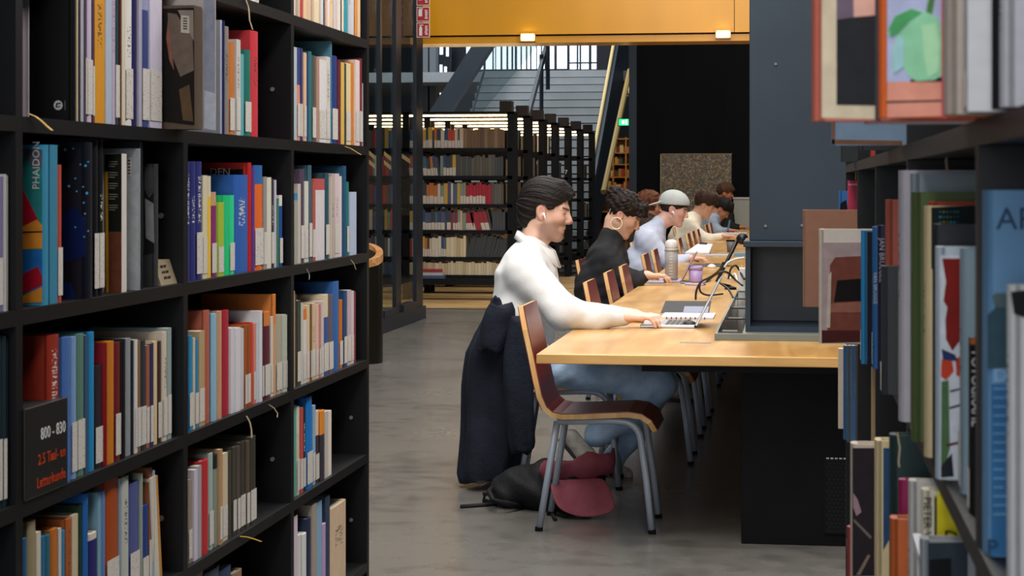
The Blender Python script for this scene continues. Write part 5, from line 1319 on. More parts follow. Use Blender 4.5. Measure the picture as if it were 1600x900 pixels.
def hair_sdf(x, y, z, style):
    ay = np.abs(y); phi = np.arctan2(y, z - .01)
    if style == 'swept':
        d = ell(x, y, z, (-.012, 0, .044), (.108, .089, .096))
        d = smin(d, cap(x, y, z, (-.070, 0, .0), (-.072, 0, -.055), .052, .040, .72), .03)
        d = smin(d, cap(x, ay, z, (.045, .020, .112), (.094, .030, .086), .024, .012), .02)
        L = -.085 + np.clip((x + .050) / .030, 0, 1) * (.66 * (x - .012) + .085 + np.clip((x - .04) / .05, 0, 1) * .016)
        d = smax(d, (L - z) * .85, .006)
        d = smax(d, .026 - np.sqrt((x + .008) ** 2 + (z + .004) ** 2 * .8), .005)
        d = d + .0012 * np.sin(27 * phi + 3 * np.sin(16 * x + 2)) + .0010 * np.sin(61 * phi + 5 * np.sin(11 * x)) + .0015 * np.sin(14 * phi + 20 * x)
        return d
    if style == 'curly_bun':
        d = ell(x, y, z, (-.012, 0, .046), (.110, .090, .092))
        d = smin(d, ell(x, y, z, (-.092, 0, .075), (.055, .055, .055)), .02)
        d = smin(d, cap(x, ay, z, (.075, .03, .085), (.112, .045, .01), .034, .020), .02)
        L = -.06 + np.clip((x + .050) / .040, 0, 1) * (.50 * (x - .01) + .06)
        d = smax(d, (L - z) * .85, .008)
        d = smax(d, .028 - np.sqrt((x + .008) ** 2 + (z + .010) ** 2), .006)
        return d + .005 * np.sin(95 * x + 4 * np.sin(60 * y + 40 * z)) * np.sin(100 * z + 3 * np.sin(70 * x + 30 * y)) + .003 * np.sin(170 * z + 90 * x + 60 * y)
    if style == 'curly':
        d = ell(x, y, z, (-.020, 0, .040), (.125, .105, .105))
        d = smax(d, np.minimum((x - .055), (.045 - z)) , .01)
        return d + .008 * np.sin(70 * x + 3 * np.sin(40 * y)) * np.sin(75 * z + 2 * np.sin(50 * x))
    if style == 'undercap':
        d = ell(x, y, z, (-.012, 0, .036), (.104, .083, .093))
        L = -.065 + np.clip((x + .040) / .030, 0, 1) * (.50 * (x - .01) + .065)
        d = smax(d, (L - z) * .85, .005)
        return smax(d, .026 - np.sqrt((x + .008) ** 2 + (z + .004) ** 2), .005)
    d = ell(x, y, z, (-.008, 0, .048), (.112, .092, .098))     # short and full
    d = smin(d, cap(x, ay, z, (.05, .02, .11), (.108, .03, .062), .032, .018), .02)
    L = -.062 + np.clip((x + .045) / .030, 0, 1) * (.48 * (x - .01) + .062)
    d = smax(d, (L - z) * .85, .006)
    d = smax(d, .027 - np.sqrt((x + .008) ** 2 + (z + .004) ** 2), .005)
    return d + .0045 * np.sin(40 * phi + 5 * np.sin(20 * x)) + .003 * np.sin(90 * x + 40 * z)
def skin_colors(v, hd, tone, stubble=0.0, hairc=None):
    base = np.array(hexc(tone)); C = np.tile(base, (len(v), 1))
    x, y, z = head_local((v[:, 0], v[:, 1], v[:, 2]), hd); ay = np.abs(y)
    inh = (x ** 2 + y ** 2 + z ** 2) < .17 ** 2
    def blend(m, col, k): 
        m = np.clip(m, 0, 1) * inh; C[:] = C * (1 - (m * k)[:, None]) + np.array(hexc(col))[None] * (m * k)[:, None]
    blend(1 - ((x - .06) / .03) ** 2 - ((z + .025) / .03) ** 2, 'c4745c', .35)
    blend(1 - ((x + .01) / .04) ** 2 - ((ay - .08) / .02) ** 2 - (z / .05) ** 2, 'c86a58', .35)
    blend(1.4 - np.sqrt(((x - .115) / .016) ** 2 + ((z + .026) / .016) ** 2), 'c87058', .35)
    if stubble:
        st = np.clip((-.030 - z + .25 * (x - .03)) / .02, 0, 1) * np.clip((x + .018) / .02, 0, 1) * np.clip((z + .135) / .02, 0, 1) * (1 - np.clip(1.5 - np.sqrt(((x - .088) / .016) ** 2 + ((z + .064) / .013) ** 2), 0, 1))
        st = st + np.clip(1 - np.abs(z + .046) / .007, 0, 1) * np.clip((x - .07) / .01, 0, 1) * .6
        blend(st * (.75 + .25 * np.sin(900 * z + 700 * x)), '4a3228', stubble)
    blend(1.5 - np.sqrt(((ay) / .016) ** 2 + ((z + .064) / .0085) ** 2) - np.clip((.068 - x) / .01, 0, 5), 'a05448', .7)
    if hairc:
        t = np.clip((ay - .010) / .042, 0, 1)
        blend((1.5 - np.abs(z - (.0195 + .006 * t)) / .0042) * (ay > .009) * (ay < .054) * (x > .05), hairc, .9)
    blend(1.5 - np.sqrt(((ay - .032) / .0135) ** 2 + ((z - .0025) / .0036) ** 2) - np.clip((.06 - x) / .01, 0, 5), '3a241c', .9)
    return C
def person(name_label, cat_group, J, hd, style, hair_hex, skin_hex, top_prims, top_mat, pant_prims, pant_mat, hands, shoes=None, stubble=0, hh=.006, hc=.014, fold=.004, cap_hex=None, extra=None, shoe_hex='8a847c', top_name='sweater', cover=None):
    base = (top_prims[0][0][0], top_prims[0][0][1], 0)
    r = empty('person', base, name_label, 'person', cat_group)
    parts = []
    c = np.array(hd['c']); s = hd['s']
    nb = J['neck']; nt = head_world((-.030, 0, -.055), hd)
    def fn(X, Y, Z):
        W = (X, Y, Z); x, y, z = head_local(W, hd)
        d = head_sdf(x, y, z) * s
        n = cap(X, Y, Z, nb, nt, .054 * s, .052 * s)
        n2 = cap(X, Y, Z, nb, head_world((.015, 0, -.075), hd), .055 * s, .035 * s)
        return smin(d, smin(n, n2, .02), .02)
    lo = np.minimum(c - .155 * s, np.array(nb) - .09); hi = np.maximum(c + .155 * s, np.array(nb) + .09)
    parts.append(surf(fn, lo, hi, hh))
    for (wr, fw, side, cu) in hands:
        w = np.array(wr)
        parts.append(surf(lambda X, Y, Z: hand_sdf((X, Y, Z), wr, fw, side, 1.06, cu), w - .20, w + .20, min(hh, .0045)))
    # inner core of the body under the clothes keeps it one figure
    core = [(a, b, r1 * .6, r2 * .6, sy) for (a, b, r1, r2, sy) in top_prims + pant_prims]
    lo, hi = bounds(core); parts.append(surf(lambda X, Y, Z: chain_sdf((X, Y, Z), core), lo, hi, max(hc * 1.6, .02)))
    v, f = merge(parts)
    npobj('body', v, f, M_skin, r, colors=skin_colors(v, hd, skin_hex, stubble, hair_hex))
    # hair
    def fh(X, Y, Z):
        x, y, z = head_local((X, Y, Z), hd); return hair_sdf(x, y, z, style) * s
    v, f = surf(fh, c - .17 * s, c + .18 * s, hh * .8)
    npobj('hair', v, f, mat('hair_' + hair_hex, hair_hex, .62, var=.4, vscale=60, bump=.5, bscale=120, spec=.25, stretch=(.35, 1, 1.6)), r)
    if cap_hex:
        def fc(X, Y, Z):
            x, y, z = head_local((X, Y, Z), hd)
            d = ell(x, y, z, (-.010, 0, .045), (.116, .094, .098)); d = smax(d, (.030 + .22 * (x + .02) - z) * .9, .006)
            b = ell(x, y, z - .60 * (x + .13), (-.128, 0, .012), (.062, .072, .0080))
            return smin(d, b, .008) * s
        v, f = surf(fc, c - .24 * s, c + .17 * s, hh * .8); npobj('backward_cap', v, f, cloth_mat('cap_cloth', cap_hex), r)
    lo, hi = bounds(top_prims); v, f = surf(lambda X, Y, Z: chain_sdf((X, Y, Z), top_prims, J.get('k', .075)) + folds((X, Y, Z), fold, J.get('seed', 0)), lo, hi, hc); npobj(top_name, v, f, top_mat, r)
    if pant_prims:
        lo, hi = bounds(pant_prims); v, f = surf(lambda X, Y, Z: chain_sdf((X, Y, Z), pant_prims) + folds((X, Y, Z), max(fold, .0045), 2.0 + J.get('seed', 0)), lo, hi, hc); npobj('trousers', v, f, pant_mat, r)
    for (hl, toe) in (shoes or []):
        hl = Vector(hl); toe = Vector(toe)
        pr = [(tuple(hl), tuple(hl.lerp(toe, .5)), .040, .042, 1.0), (tuple(hl.lerp(toe, .5)), tuple(toe), .042, .034, 1.0)]
        lo, hi = bounds(pr); v, f = surf(lambda X, Y, Z: chain_sdf((X, Y, Z), pr, .02), lo, hi, max(.006, hc * .6))
        sh = npobj('shoe', v, f, mat('shoe_' + shoe_hex, shoe_hex, .6, var=.25, vscale=30), r)
        dn = Vector((toe - hl)).normalized(); up = Vector((0, 0, 1)); perp = (up - dn * up.dot(dn)).normalized()
        g = [[hl - dn * .03 - perp * .040 + Vector((0, -.038, 0)), hl - dn * .03 - perp * .040 + Vector((0, .038, 0))], [toe + dn * .03 - perp * .034 + Vector((0, -.034, 0)), toe + dn * .03 - perp * .034 + Vector((0, .034, 0))]]
        so_ = obj('sole', MB().sheet(g, .014), mat('sole_dark', '2a2a2a', .7), None); so_.parent = sh; so_.matrix_parent_inverse = Matrix.Translation(-rootloc(r))
    return r
T3 = lambda p: (p[0], p[1], p[2])
def PP(px, py, D): return T3(P(px, py, D))

# --- the man in the white sweater
D0 = 8.6; m_ = D0 / F
hd = dict(c=PP(853, 329, D0), pitch=11, yaw=0, s=1.09)
top = [(PP(818, 548, D0), PP(820, 488, D0), 44 * m_, 50 * m_, .74), (PP(820, 488, D0), PP(824, 432, D0), 50 * m_, 46 * m_, .70),
       (PP(824, 432, D0), PP(832, 392, D0), 46 * m_, 24 * m_, .72),
       (PP(822, 414, 8.50), PP(822, 414, 8.70), 27 * m_, 27 * m_, 1.0), (PP(826, 396, D0), PP(830, 386, D0), 24 * m_, 18 * m_, .95),
       (PP(822, 424, 8.42), PP(880, 488, 8.32), 30 * m_, 25 * m_, 1.0), (PP(880, 488, 8.32), PP(930, 497, 8.34), 24 * m_, 18 * m_, 1.0), (PP(930, 497, 8.34), PP(974, 497, 8.40), 18 * m_, 12.5 * m_, 1.0),
       (PP(820, 424, 8.80), PP(885, 488, 8.90), 29 * m_, 24 * m_, 1.0), (PP(885, 488, 8.90), PP(985, 494, 8.78), 23 * m_, 12.5 * m_, 1.0)]
pan = [(PP(826, 566, 8.52), PP(826, 566, 8.7), 38 * m_, 38 * m_, 1.0),
       (PP(838, 570, 8.44), PP(1026, 600, 8.42), 31 * m_, 25 * m_, 1.0), (PP(1026, 600, 8.42), PP(985, 650, 8.46), 25 * m_, 21 * m_, 1.0), (PP(985, 650, 8.46), PP(932, 680, 8.5), 21 * m_, 19 * m_, 1.0),
       (PP(838, 570, 8.76), PP(1030, 598, 8.80), 31 * m_, 25 * m_, 1.0), (PP(1030, 598, 8.80), PP(1000, 660, 8.82), 25 * m_, 21 * m_, 1.0), (PP(1000, 660, 8.82), PP(962, 712, 8.86), 21 * m_, 19 * m_, 1.0)]
man = person('dark-haired man in a white sweater typing at the near end of the table', 'people studying at the long table',
       dict(neck=PP(832, 388, D0), seed=.4, k=.045), hd, 'swept', '1c1512', 'e8bba4', top, cloth_mat('white_knit', 'e9e8e6', .9, .25, 300, .03), pan, cloth_mat('pale_denim', 'bcd4ee', .8, .35, 160, c2='98b8da'),
       [(PP(972, 496, 8.40), (1, .05, -.05), 1, 1.0), (PP(985, 494, 8.78), (1, -.08, -.05), -1, 1.0)],
       shoes=[(PP(892, 684, 8.5), PP(936, 738, 8.47)), (PP(925, 722, 8.9), PP(978, 742, 8.86))], stubble=.7, hh=.0032, hc=.0085, fold=.0018, shoe_hex='b4aea4')
# collar of the sweater
nbw = Vector(PP(838, 378, D0))
gt, gm_, gb = [], [], []
for k in range(33):
    a = .22 + (2 * pi - .44) * k / 32
    ca, sa = cos(a), sin(a); pt = max(0, ca - .55)
    gt.append(nbw + Vector((.070 * ca, .066 * sa, -.040 * ca + .006)))
    gm_.append(nbw + Vector((.084 * ca, .079 * sa, -.046 * ca + .004)))
    gb.append(nbw + Vector((.098 * ca + .03 * pt, .090 * sa, -.058 * ca - .040 - .045 * pt)))
o = obj('collar', MB().sheet([gt, gm_, gb], .006), cloth_mat('white_knit', 'e9e8e6'), man, smooth=True)
e = head_world((.004, -.080, -.012), hd)
eb = empty('wireless_earbud', e, 'white wireless earbud in the ear of the man in white', 'earbud')
obj('bud', MB().lathe(e + Vector((0, -.006, -.002)), [(.001, -.008), (.006, -.006), (.0085, 0), (.006, .006), (.001, .008)], 12), mat('earbud_white', 'f0f0f0', .25), eb, smooth=True)
obj('stem', MB().tube([e + Vector((.002, -.010, 0)), e + Vector((.010, -.010, -.028))], .0038, 8), mat('earbud_white', 'f0f0f0', .25), eb, smooth=True)

# --- generic sitter for the people farther along
def sitter(label, D, head, pitch, style, hair, skin, back, sh, el, wr, hip, tmat, pmat, s=1.07, cap_hex=None, hh=.0065, hc=.016, sx=1.0, seed=0, yaw=0, top_name='sweater', fold=.005, neck=None, hand=True, collar=False):
    m = D / F; k = 1.07
    hdx = dict(c=PP(*head, D), pitch=pitch, yaw=yaw, s=s)
    mid = ((back[0] + sh[0]) / 2, (back[1] + sh[1]) / 2)
    nk = neck or (sh[0] + .035 / m * .7, sh[1] - .075 / m)
    tp = [(PP(*hip, D), PP(*back, D), .145 * k, .14 * k, .74), (PP(*back, D), PP(sh[0] + .02 / m, sh[1] + .03 / m, D), .14 * k, .115 * k, .66),
          (PP(sh[0], sh[1], D - .16), PP(sh[0], sh[1], D + .16), .062 * k, .062 * k, 1.0), (PP(sh[0] + .01 / m, sh[1] - .02 / m, D), PP(*nk, D), .085 * k, .066 * k, 1.0),
          (PP(sh[0], sh[1] + .01 / m, D - .17), PP(*el, D - .25), .066 * k, .060 * k, 1.0), (PP(*el, D - .25), PP(*wr, D - .17), .056 * k, .036 * k, 1.0),
          (PP(sh[0], sh[1] + .01 / m, D + .17), PP(*el, D + .25), .066 * k, .060 * k, 1.0), (PP(*el, D + .25), PP(*wr, D + .17), .056 * k, .036 * k, 1.0)]
    hp = Vector(PP(*hip, D))
    pz = .55; kx = hp.x + .52
    pp = []
    for sy in (-1, 1):
        a = (hp.x + .02, hp.y + sy * .10, pz); b = (kx, hp.y + sy * .13, .58); c = (kx - .06, hp.y + sy * .13, .12)
        pp += [(a, b, .095, .075, 1.0), (b, c, .072, .052, 1.0)]
    pp.insert(0, ((hp.x, hp.y - .06, pz + .03), (hp.x, hp.y + .06, pz + .03), .12, .12, 1.0))
    hands = [(PP(wr[0], wr[1], D - .17), (1, .05, -.05), 1, 1.0), (PP(wr[0], wr[1], D + .17), (1, -.1, -.05), -1, 1.0)] if hand else []
    shoes = [((kx - .09, hp.y + sy * .13, .055), (kx + .10, hp.y + sy * .13, .045)) for sy in (-1, 1)]
    return person(label, 'people studying at the long table', dict(neck=PP(nk[0], nk[1], D), seed=seed), hdx, style, hair, skin, tp, tmat, pp, pmat, hands, shoes=shoes, hh=hh, hc=hc, fold=fold, cap_hex=cap_hex, top_name=top_name), hdx
M_dkjean = cloth_mat('dark_denim', '1f2634')
w_, hdw = sitter('woman with curly hair in a bun and dark grey turtleneck writing at the table', 12.1, (974, 336), 30, 'curly_bun', '241a15', 'e0b39a', (940, 440), (946, 402), (984, 442), (1006, 431), (936, 500),
             cloth_mat('charcoal_knit', '2c2c2e', .95, .35, 200, .2), M_dkjean, s=1.12, hh=.005, hc=.012, seed=1.3, neck=(956, 368), top_name='turtleneck')
e = head_world((-.004, -.088, -.055), hdw)
mbh = MB(); R_ = .036
mbh.tube([(e.x + R_ * cos(a), e.y - .003 + .3 * R_ * sin(a), e.z + R_ * sin(a)) for a in [2 * pi * k / 24 for k in range(25)]], .0042, 8, cap=False)
tag(obj('hoop_earring', mbh, mat('hoop_gold', 'd8c4a0', .3, .6), smooth=True), 'large pale hoop earring worn by the woman in dark grey', 'earring')
c_, hdc = sitter('man in a pale shirt and backward light cap leaning over the table', 15.6, (1053, 327), 16, 'undercap', '2a1d18', 'e0b0a0', (1005, 415), (1012, 374), (1052, 414), (1074, 404), (992, 440),
             cloth_mat('pale_shirt', 'c6cce0', .85, .3, 120, .05), M_dkjean, s=1.10, cap_hex='b9bdbb', hh=.006, hc=.014, seed=2.1, neck=(1030, 350), top_name='shirt', fold=.004)
e = head_world((.006, -.080, -.018), hdc)
tag(obj('wireless_earbud', MB().tube([e + Vector((-.004, -.008, .006)), e + Vector((.008, -.010, -.026))], [.009, .005], 8), mat('earbud_white', 'f0f0f0', .25), smooth=True, origin=e), 'white wireless earbud in the ear of the man in the cap', 'earbud')
hood_root, hdh = sitter('person with brown hair in a cream hoodie leaning on the table', 21.4, (1101, 321), 22, 'short', '3c2a20', 'dcae96', (1068, 372), (1076, 350), (1102, 376), (1128, 369), (1064, 392),
       cloth_mat('cream_fleece', 'f0e8d4', .95, .3, 100, .05), M_dkjean, s=1.14, hh=.008, hc=.02, seed=3.0, neck=(1086, 338), top_name='hoodie')
hc_ = P(1079, 345, 21.4)
v, f = surf(lambda X, Y, Z: smax(ell(X, Y, Z, (hc_.x, hc_.y, hc_.z), (.12, .17, .085)), -ell(X, Y, Z, (hc_.x + .04, hc_.y, hc_.z + .06), (.10, .11, .07)), .02), (hc_.x - .2, hc_.y - .25, hc_.z - .15), (hc_.x + .2, hc_.y + .25, hc_.z + .15), .014)
npobj('hood', v, f, MATS['cream_fleece'], hood_root)
sitter('person with black hair in a grey-blue shirt bent over writing with a pen', 25.0, (1127, 327), 42, 'short', '141010', 'b98468', (1100, 362), (1108, 345), (1122, 364), (1136, 360), (1096, 376),
       cloth_mat('grey_blue_shirt', '8f9cac', .9, .3, 100, .1), M_dkjean, s=1.15, hh=.009, hc=.02, seed=4.0, neck=(1116, 340), top_name='shirt')
sitter('person in dark clothes with brown hair at the far end of the table', 26.6, (1133, 302), 8, 'short', '4a3020', 'a86a4c', (1130, 356), (1131, 334), (1142, 358), (1154, 355), (1128, 372),
       cloth_mat('dark_green_coat', '1a1e1a', .9, .3, 100, .2), M_dkjean, s=1.05, hh=.009, hc=.02, seed=5.0, neck=(1131, 320), top_name='jacket')
sitter('person with curly reddish-brown hair half hidden behind the man in the cap', 18.2, (1016, 322), 10, 'curly', '5a3018', 'b98468', (1010, 385), (1010, 352), (1032, 395), (1040, 396), (1008, 420),
       cloth_mat('brown_jumper', '3a2c24', .9, .3, 100, .2), M_dkjean, s=1.05, hh=.008, hc=.02, seed=6.0, neck=(1012, 342), hand=False)
# ------------------------------------------------------------------ coat over the chair, backpack on the floor
M_coat = cloth_mat('navy_coat', '151a26', .8, .3, 60, .25)
co = empty('coat', (P(760, 500, 8.6).x, P(760, 500, 8.6).y, 0), 'dark navy coat draped over the chair back behind the man in white', 'coat')
def drape(name, prof, ry0, ry1, D, parent, nf=7, amp=.10, ph=0.0, N=72, sub=3, m=M_coat):
    """hanging cloth: wavy closed cross-sections between left and right outline pixels, sharp vertical folds growing downwards"""
    rows = []
    for a, b in zip(prof[:-1], prof[1:]):
        for k in range(sub): t = k / sub; rows.append(tuple(a[i] + (b[i] - a[i]) * t for i in range(3)))
    rows.append(prof[-1]); mb = MB(); n = len(rows)
    for ri, (y, xl, xr) in enumerate(rows):
        t = ri / (n - 1); L, R = P(xl, y, D), P(xr, y, D); c = (L + R) / 2; rx = (R.x - L.x) / 2; ry = ry0 + (ry1 - ry0) * min(1, t * 2.2)
        for k in range(N):
            a = 2 * pi * k / N
            w = abs(((nf * a / (2 * pi) + .35 * sin(3 * t + ph) + ph) % 1.0) * 2 - 1)
            w2 = abs((((nf * 2 - 3) * a / (2 * pi) + .5 * t + ph * 2) % 1.0) * 2 - 1)
            f = 1 - amp * (.35 + t) * (1 - w) ** 1.6 - amp * .5 * w2 * (.3 + .5 * t) + .03 * sin(14 * t + 2 * a + ph)
            sq = lambda v: math.copysign(abs(v) ** .8, v)
            z = c.z + (.012 * sin(3 * a + ph) * t if ri == n - 1 else 0) + .010 * sin(2 * a + ph) * (1 - t)
            mb.v.append((c.x + rx * sq(cos(a)) * f, c.y + ry * sq(sin(a)) * f, z))
    for r_ in range(n - 1):
        for k in range(N):
            a = r_ * N + k; b = r_ * N + (k + 1) % N; mb.f.append((a, b, b + N, a + N))
    mb.f.append(tuple(reversed(range(N)))); mb.f.append(tuple((n - 1) * N + k for k in range(N)))
    return obj(name, mb, m, parent, smooth=True)
drape('coat_body', [(462, 779, 796), (468, 772, 804), (490, 760, 822), (520, 741, 834), (550, 728, 836), (600, 722, 832), (650, 719, 834), (700, 716, 832), (735, 716, 822), (746, 720, 816)], .20, .235, 8.62, co, 7, .13)
drape('sleeve', [(496, 800, 818), (510, 794, 826), (552, 786, 834), (600, 784, 836), (650, 788, 838), (690, 794, 838), (705, 798, 834)], .035, .052, 8.28, co, 4, .16, 1.3, 40)
drape('hood', [(476, 766, 800), (486, 756, 806), (510, 748, 806), (535, 744, 796), (548, 748, 786)], .05, .06, 8.36, co, 3, .12, .6, 40)

M_bag = cloth_mat('black_nylon', '121215', .7, .3, 90, .2); M_burg = cloth_mat('burgundy_lining', '8a4450', .6, .3, 40, .15)
DBp = 7.92
bp = empty('backpack', (P(850, 800, DBp).x, P(850, 800, DBp).y, 0), 'open black backpack with burgundy lining lying under the near chair', 'backpack')
bpr = [(PP(800, 770, 8.02), PP(885, 768, 7.95), .065, .085, .8), (PP(885, 768, 7.95), PP(915, 742, 7.95), .085, .080, .8), (PP(790, 756, 8.05), PP(850, 738, 8.08), .05, .055, .9)]
lo, hi = bounds(bpr)
def bagf(X, Y, Z):
    d = chain_sdf((X, Y, Z), bpr, .05) + .006 * np.sin(50 * X + 30 * Z + 2 * np.sin(20 * Y))
    oc = P(903, 722, 7.95)
    d = smax(d, -ell(X, Y, Z, (oc.x, oc.y, oc.z + .03), (.115, .085, .075)), .012)
    return smax(d, .004 - Z, .01)
v, f = surf(bagf, lo, hi, .009); npobj('bag_body', v, f, M_bag, bp)
oc = P(902, 726, 7.93); g0, g1, g2_ = [], [], []
for k in range(37):
    a = 2 * pi * k / 36; w = .010 * sin(5 * a + 1) + .006 * sin(9 * a)
    rx, ry = .150, .095
    tilt = .030 * cos(a) - .016 * sin(a)
    g0.append(oc + Vector((rx * cos(a), ry * sin(a), .028 + tilt + w)))
    g1.append(oc + Vector((rx * 1.03 * cos(a), ry * 1.03 * sin(a), -.004 + tilt * .8)))
    g2_.append(oc + Vector((rx * .96 * cos(a), ry * .96 * sin(a), -.052 + tilt * .5 - w)))
obj('lining_rim', MB().sheet([g0, g1, g2_], .010), M_burg, bp, smooth=True)
top_ = [(856, 750), (880, 748), (905, 747), (930, 745), (946, 746)]
midr = [(862, 775), (885, 780), (908, 782), (935, 778), (957, 772)]
botr = [(872, 796), (890, 804), (908, 810), (938, 808), (966, 799)]
gr_ = [[P(x, y, 7.84 - .01 * (i % 2)) for i, (x, y) in enumerate(top_)], [P(x, y, 7.74 + .018 * (i % 2)) for i, (x, y) in enumerate(midr)], [P(x, y, 7.70 + .012 * ((i + 1) % 2)) for i, (x, y) in enumerate(botr)]]
fl_ = obj('flap', MB().sheet(gr_, .012), M_burg, bp, smooth=True)
md = fl_.modifiers.new('sub', 'SUBSURF'); md.levels = 2; md.render_levels = 2
def floorp(px, py, z=.006):
    D = (CH - z) * F / (py - HZ); q = P(px, py, D); return q
obj('strap', MB().tube([floorp(800, 770, .03), floorp(770, 772, .05), floorp(757, 772, .04), floorp(756, 782, .012), floorp(775, 788), floorp(720, 792), ], .010, 8), M_bag, bp, smooth=True)
obj('strap', MB().tube([floorp(815, 792, .012), floorp(790, 786, .04), floorp(770, 782, .05), floorp(764, 768, .07), floorp(785, 748, .10)], .012, 8), M_bag, bp, smooth=True)
obj('strap', MB().tube([floorp(905, 802), floorp(880, 806), floorp(862, 803), floorp(868, 812)], .008, 8), M_bag, bp, smooth=True)

# ------------------------------------------------------------------ things on the table
ZT_ = TZ + .0006
def tpt(px, py, z=ZT_):
    D = (CH - z) * F / (py - HZ); q = P(px, py, D); q.z = z; return q
M_alu = mat('aluminium', 'b8bbc0', .3, .7); M_scr = mat('screen_black', '0a0b0d', .15); M_keys = mat('keys', '1c1d20', .5)
def laptop(label, px0, px1, py, wid, tilt, sh, shell, base_h=.012, scr=M_scr):
    """faces -x: base from px0 to px1 (near edge at row py), screen hinged on the right and leaning away"""
    a, b = tpt(px0, py), tpt(px1, py); y0 = a.y; y1 = y0 + wid
    r = empty('laptop', (a.x, y0, ZT_), label, 'laptop', 'laptops on the table')
    obj('base', MB().box(a.x, b.x, y0, y1, ZT_, ZT_ + base_h), shell, r, bevel=.003)
    kb = MB()
    for i in range(5):
        for j in range(12):
            x = a.x + (b.x - a.x) * (.45 + .09 * i); y = y0 + wid * (.06 + .0735 * j)
            kb.box(x, x + (b.x - a.x) * .075, y, y + wid * .062, ZT_ + base_h, ZT_ + base_h + .0015)
    k_ = obj('keyboard', kb, M_keys, r); k_['kind'] = 'stuff'
    t = radians(tilt); d = Vector((sin(t), 0, cos(t))); n = Vector((-cos(t), 0, sin(t)))
    h0 = Vector((b.x + .002, y0, ZT_ + base_h))
    P8 = [h0, h0 + Vector((0, wid, 0)), h0 + d * sh + Vector((0, wid, 0)), h0 + d * sh]
    lid = obj('lid', MB().prism(P8, -n * .007), shell, r)
    P9 = [h0 + d * .012 + Vector((0, .008, 0)), h0 + d * .012 + Vector((0, wid - .008, 0)), h0 + d * (sh - .01) + Vector((0, wid - .008, 0)), h0 + d * (sh - .01) + Vector((0, .008, 0))]
    obj('screen', MB().prism([p + n * .0006 for p in P9], n * .001), scr, lid)
    return r
laptop('open silver laptop the man in white types on', 1000, 1086, 512, .33, 27, .225, M_alu, .013)
M_lil = mat('lilac_shell', 'b4a6c4', .4)
laptop('lilac laptop standing open in front of the woman, behind the bottle', 1012, 1063, 441, .31, 27, .20, M_lil)
laptop('dark laptop in front of the man in the cap', 1080, 1128, 416.5, .31, 40, .10, mat('dark_shell', '55585e', .35, .5))
# tablet in a black cover and white keyboard beyond the laptop
q = tpt(1032, 489); q2 = tpt(1108, 489)
tb_ = empty('tablet_case', (q.x, q.y, ZT_), 'black tablet case propped behind the silver laptop', 'tablet')
obj('cover', MB().prism([(q.x, q.y, ZT_), (q2.x, q.y, ZT_), (q2.x + .01, q.y + .07, ZT_ + .055), (q.x + .02, q.y + .07, ZT_ + .055)], (0, .008, 0)), mat('tablet_black', '14151a', .5), tb_)
obj('screen_page', MB().prism([(q.x + .11, q.y - .0008, ZT_ + .004), (q2.x - .004, q.y - .0008, ZT_ + .004), (q2.x, q.y + .035, ZT_ + .031), (q.x + .115, q.y + .035, ZT_ + .031)], (0, -.0008, .0008)), mat('page_grey', '8c90a8', .5), tb_)
a, b = tpt(1027, 503), tpt(1112, 491)
nb_ = empty('notebook', (a.x, a.y, ZT_), 'white notebook lying open beyond the silver laptop', 'notebook')
obj('pages', MB().box(a.x, tpt(1112, 503).x, a.y + .20, b.y - .02, ZT_, ZT_ + .008), mat('paper_white', 'd4d4e4', .6), nb_)
for k in range(9):
    x = a.x + .03 + k * .022; obj('binding_ring', MB().tube([(x, a.y + .197, ZT_ + .001), (x, a.y + .193, ZT_ + .006), (x, a.y + .200, ZT_ + .010)], .0022, 6), M_keys, nb_)
c = tpt(1078, 511)
ms = empty('computer_mouse', (c.x, c.y, ZT_), 'black rounded mouse in front of the silver laptop hinge', 'mouse')
v, f = surf(lambda X, Y, Z: smax(ell(X, Y, Z, (c.x, c.y - .01, ZT_ + .005), (.034, .026, .026)), ZT_ - Z, .004), (c.x - .05, c.y - .05, ZT_ - .01), (c.x + .05, c.y + .04, ZT_ + .05), .005)
npobj('shell', v, f, mat('mouse_black', '101012', .5), ms); obj('wheel', MB().tube([(c.x - .01, c.y - .012, ZT_ + .031), (c.x + .002, c.y - .012, ZT_ + .031)], .003, 6), M_keys, ms)
# reading lamp arm
b0 = tpt(1118, 452); b0.x = -.36
ra = P(1120, 440, depth(b0.x, b0.y)); rb_ = P(1152, 376, depth(b0.x, b0.y))
lm = empty('reading_lamp', b0, 'black jointed reading lamp arm leaning beside the steel column', 'lamp')
obj('base', MB().lathe(b0, [(.035, 0), (.035, .012), (.012, .02)], 16), M_blackm, lm)
obj('arm', MB().tube([b0 + Vector((0, 0, .015)), ra, rb_], .011, 8), mat('lamp_black', '141518', .35), lm, smooth=True)
hdp = P(1160, 373, depth(b0.x, b0.y))
obj('head', MB().tube([rb_, hdp + Vector((0, 0, .002))], [.02, .024], 10).tube([hdp + Vector((.0, -.03, 0)), hdp + Vector((0, .03, 0))], .034, 14), mat('lamp_black', '141518', .35), lm, smooth=True)
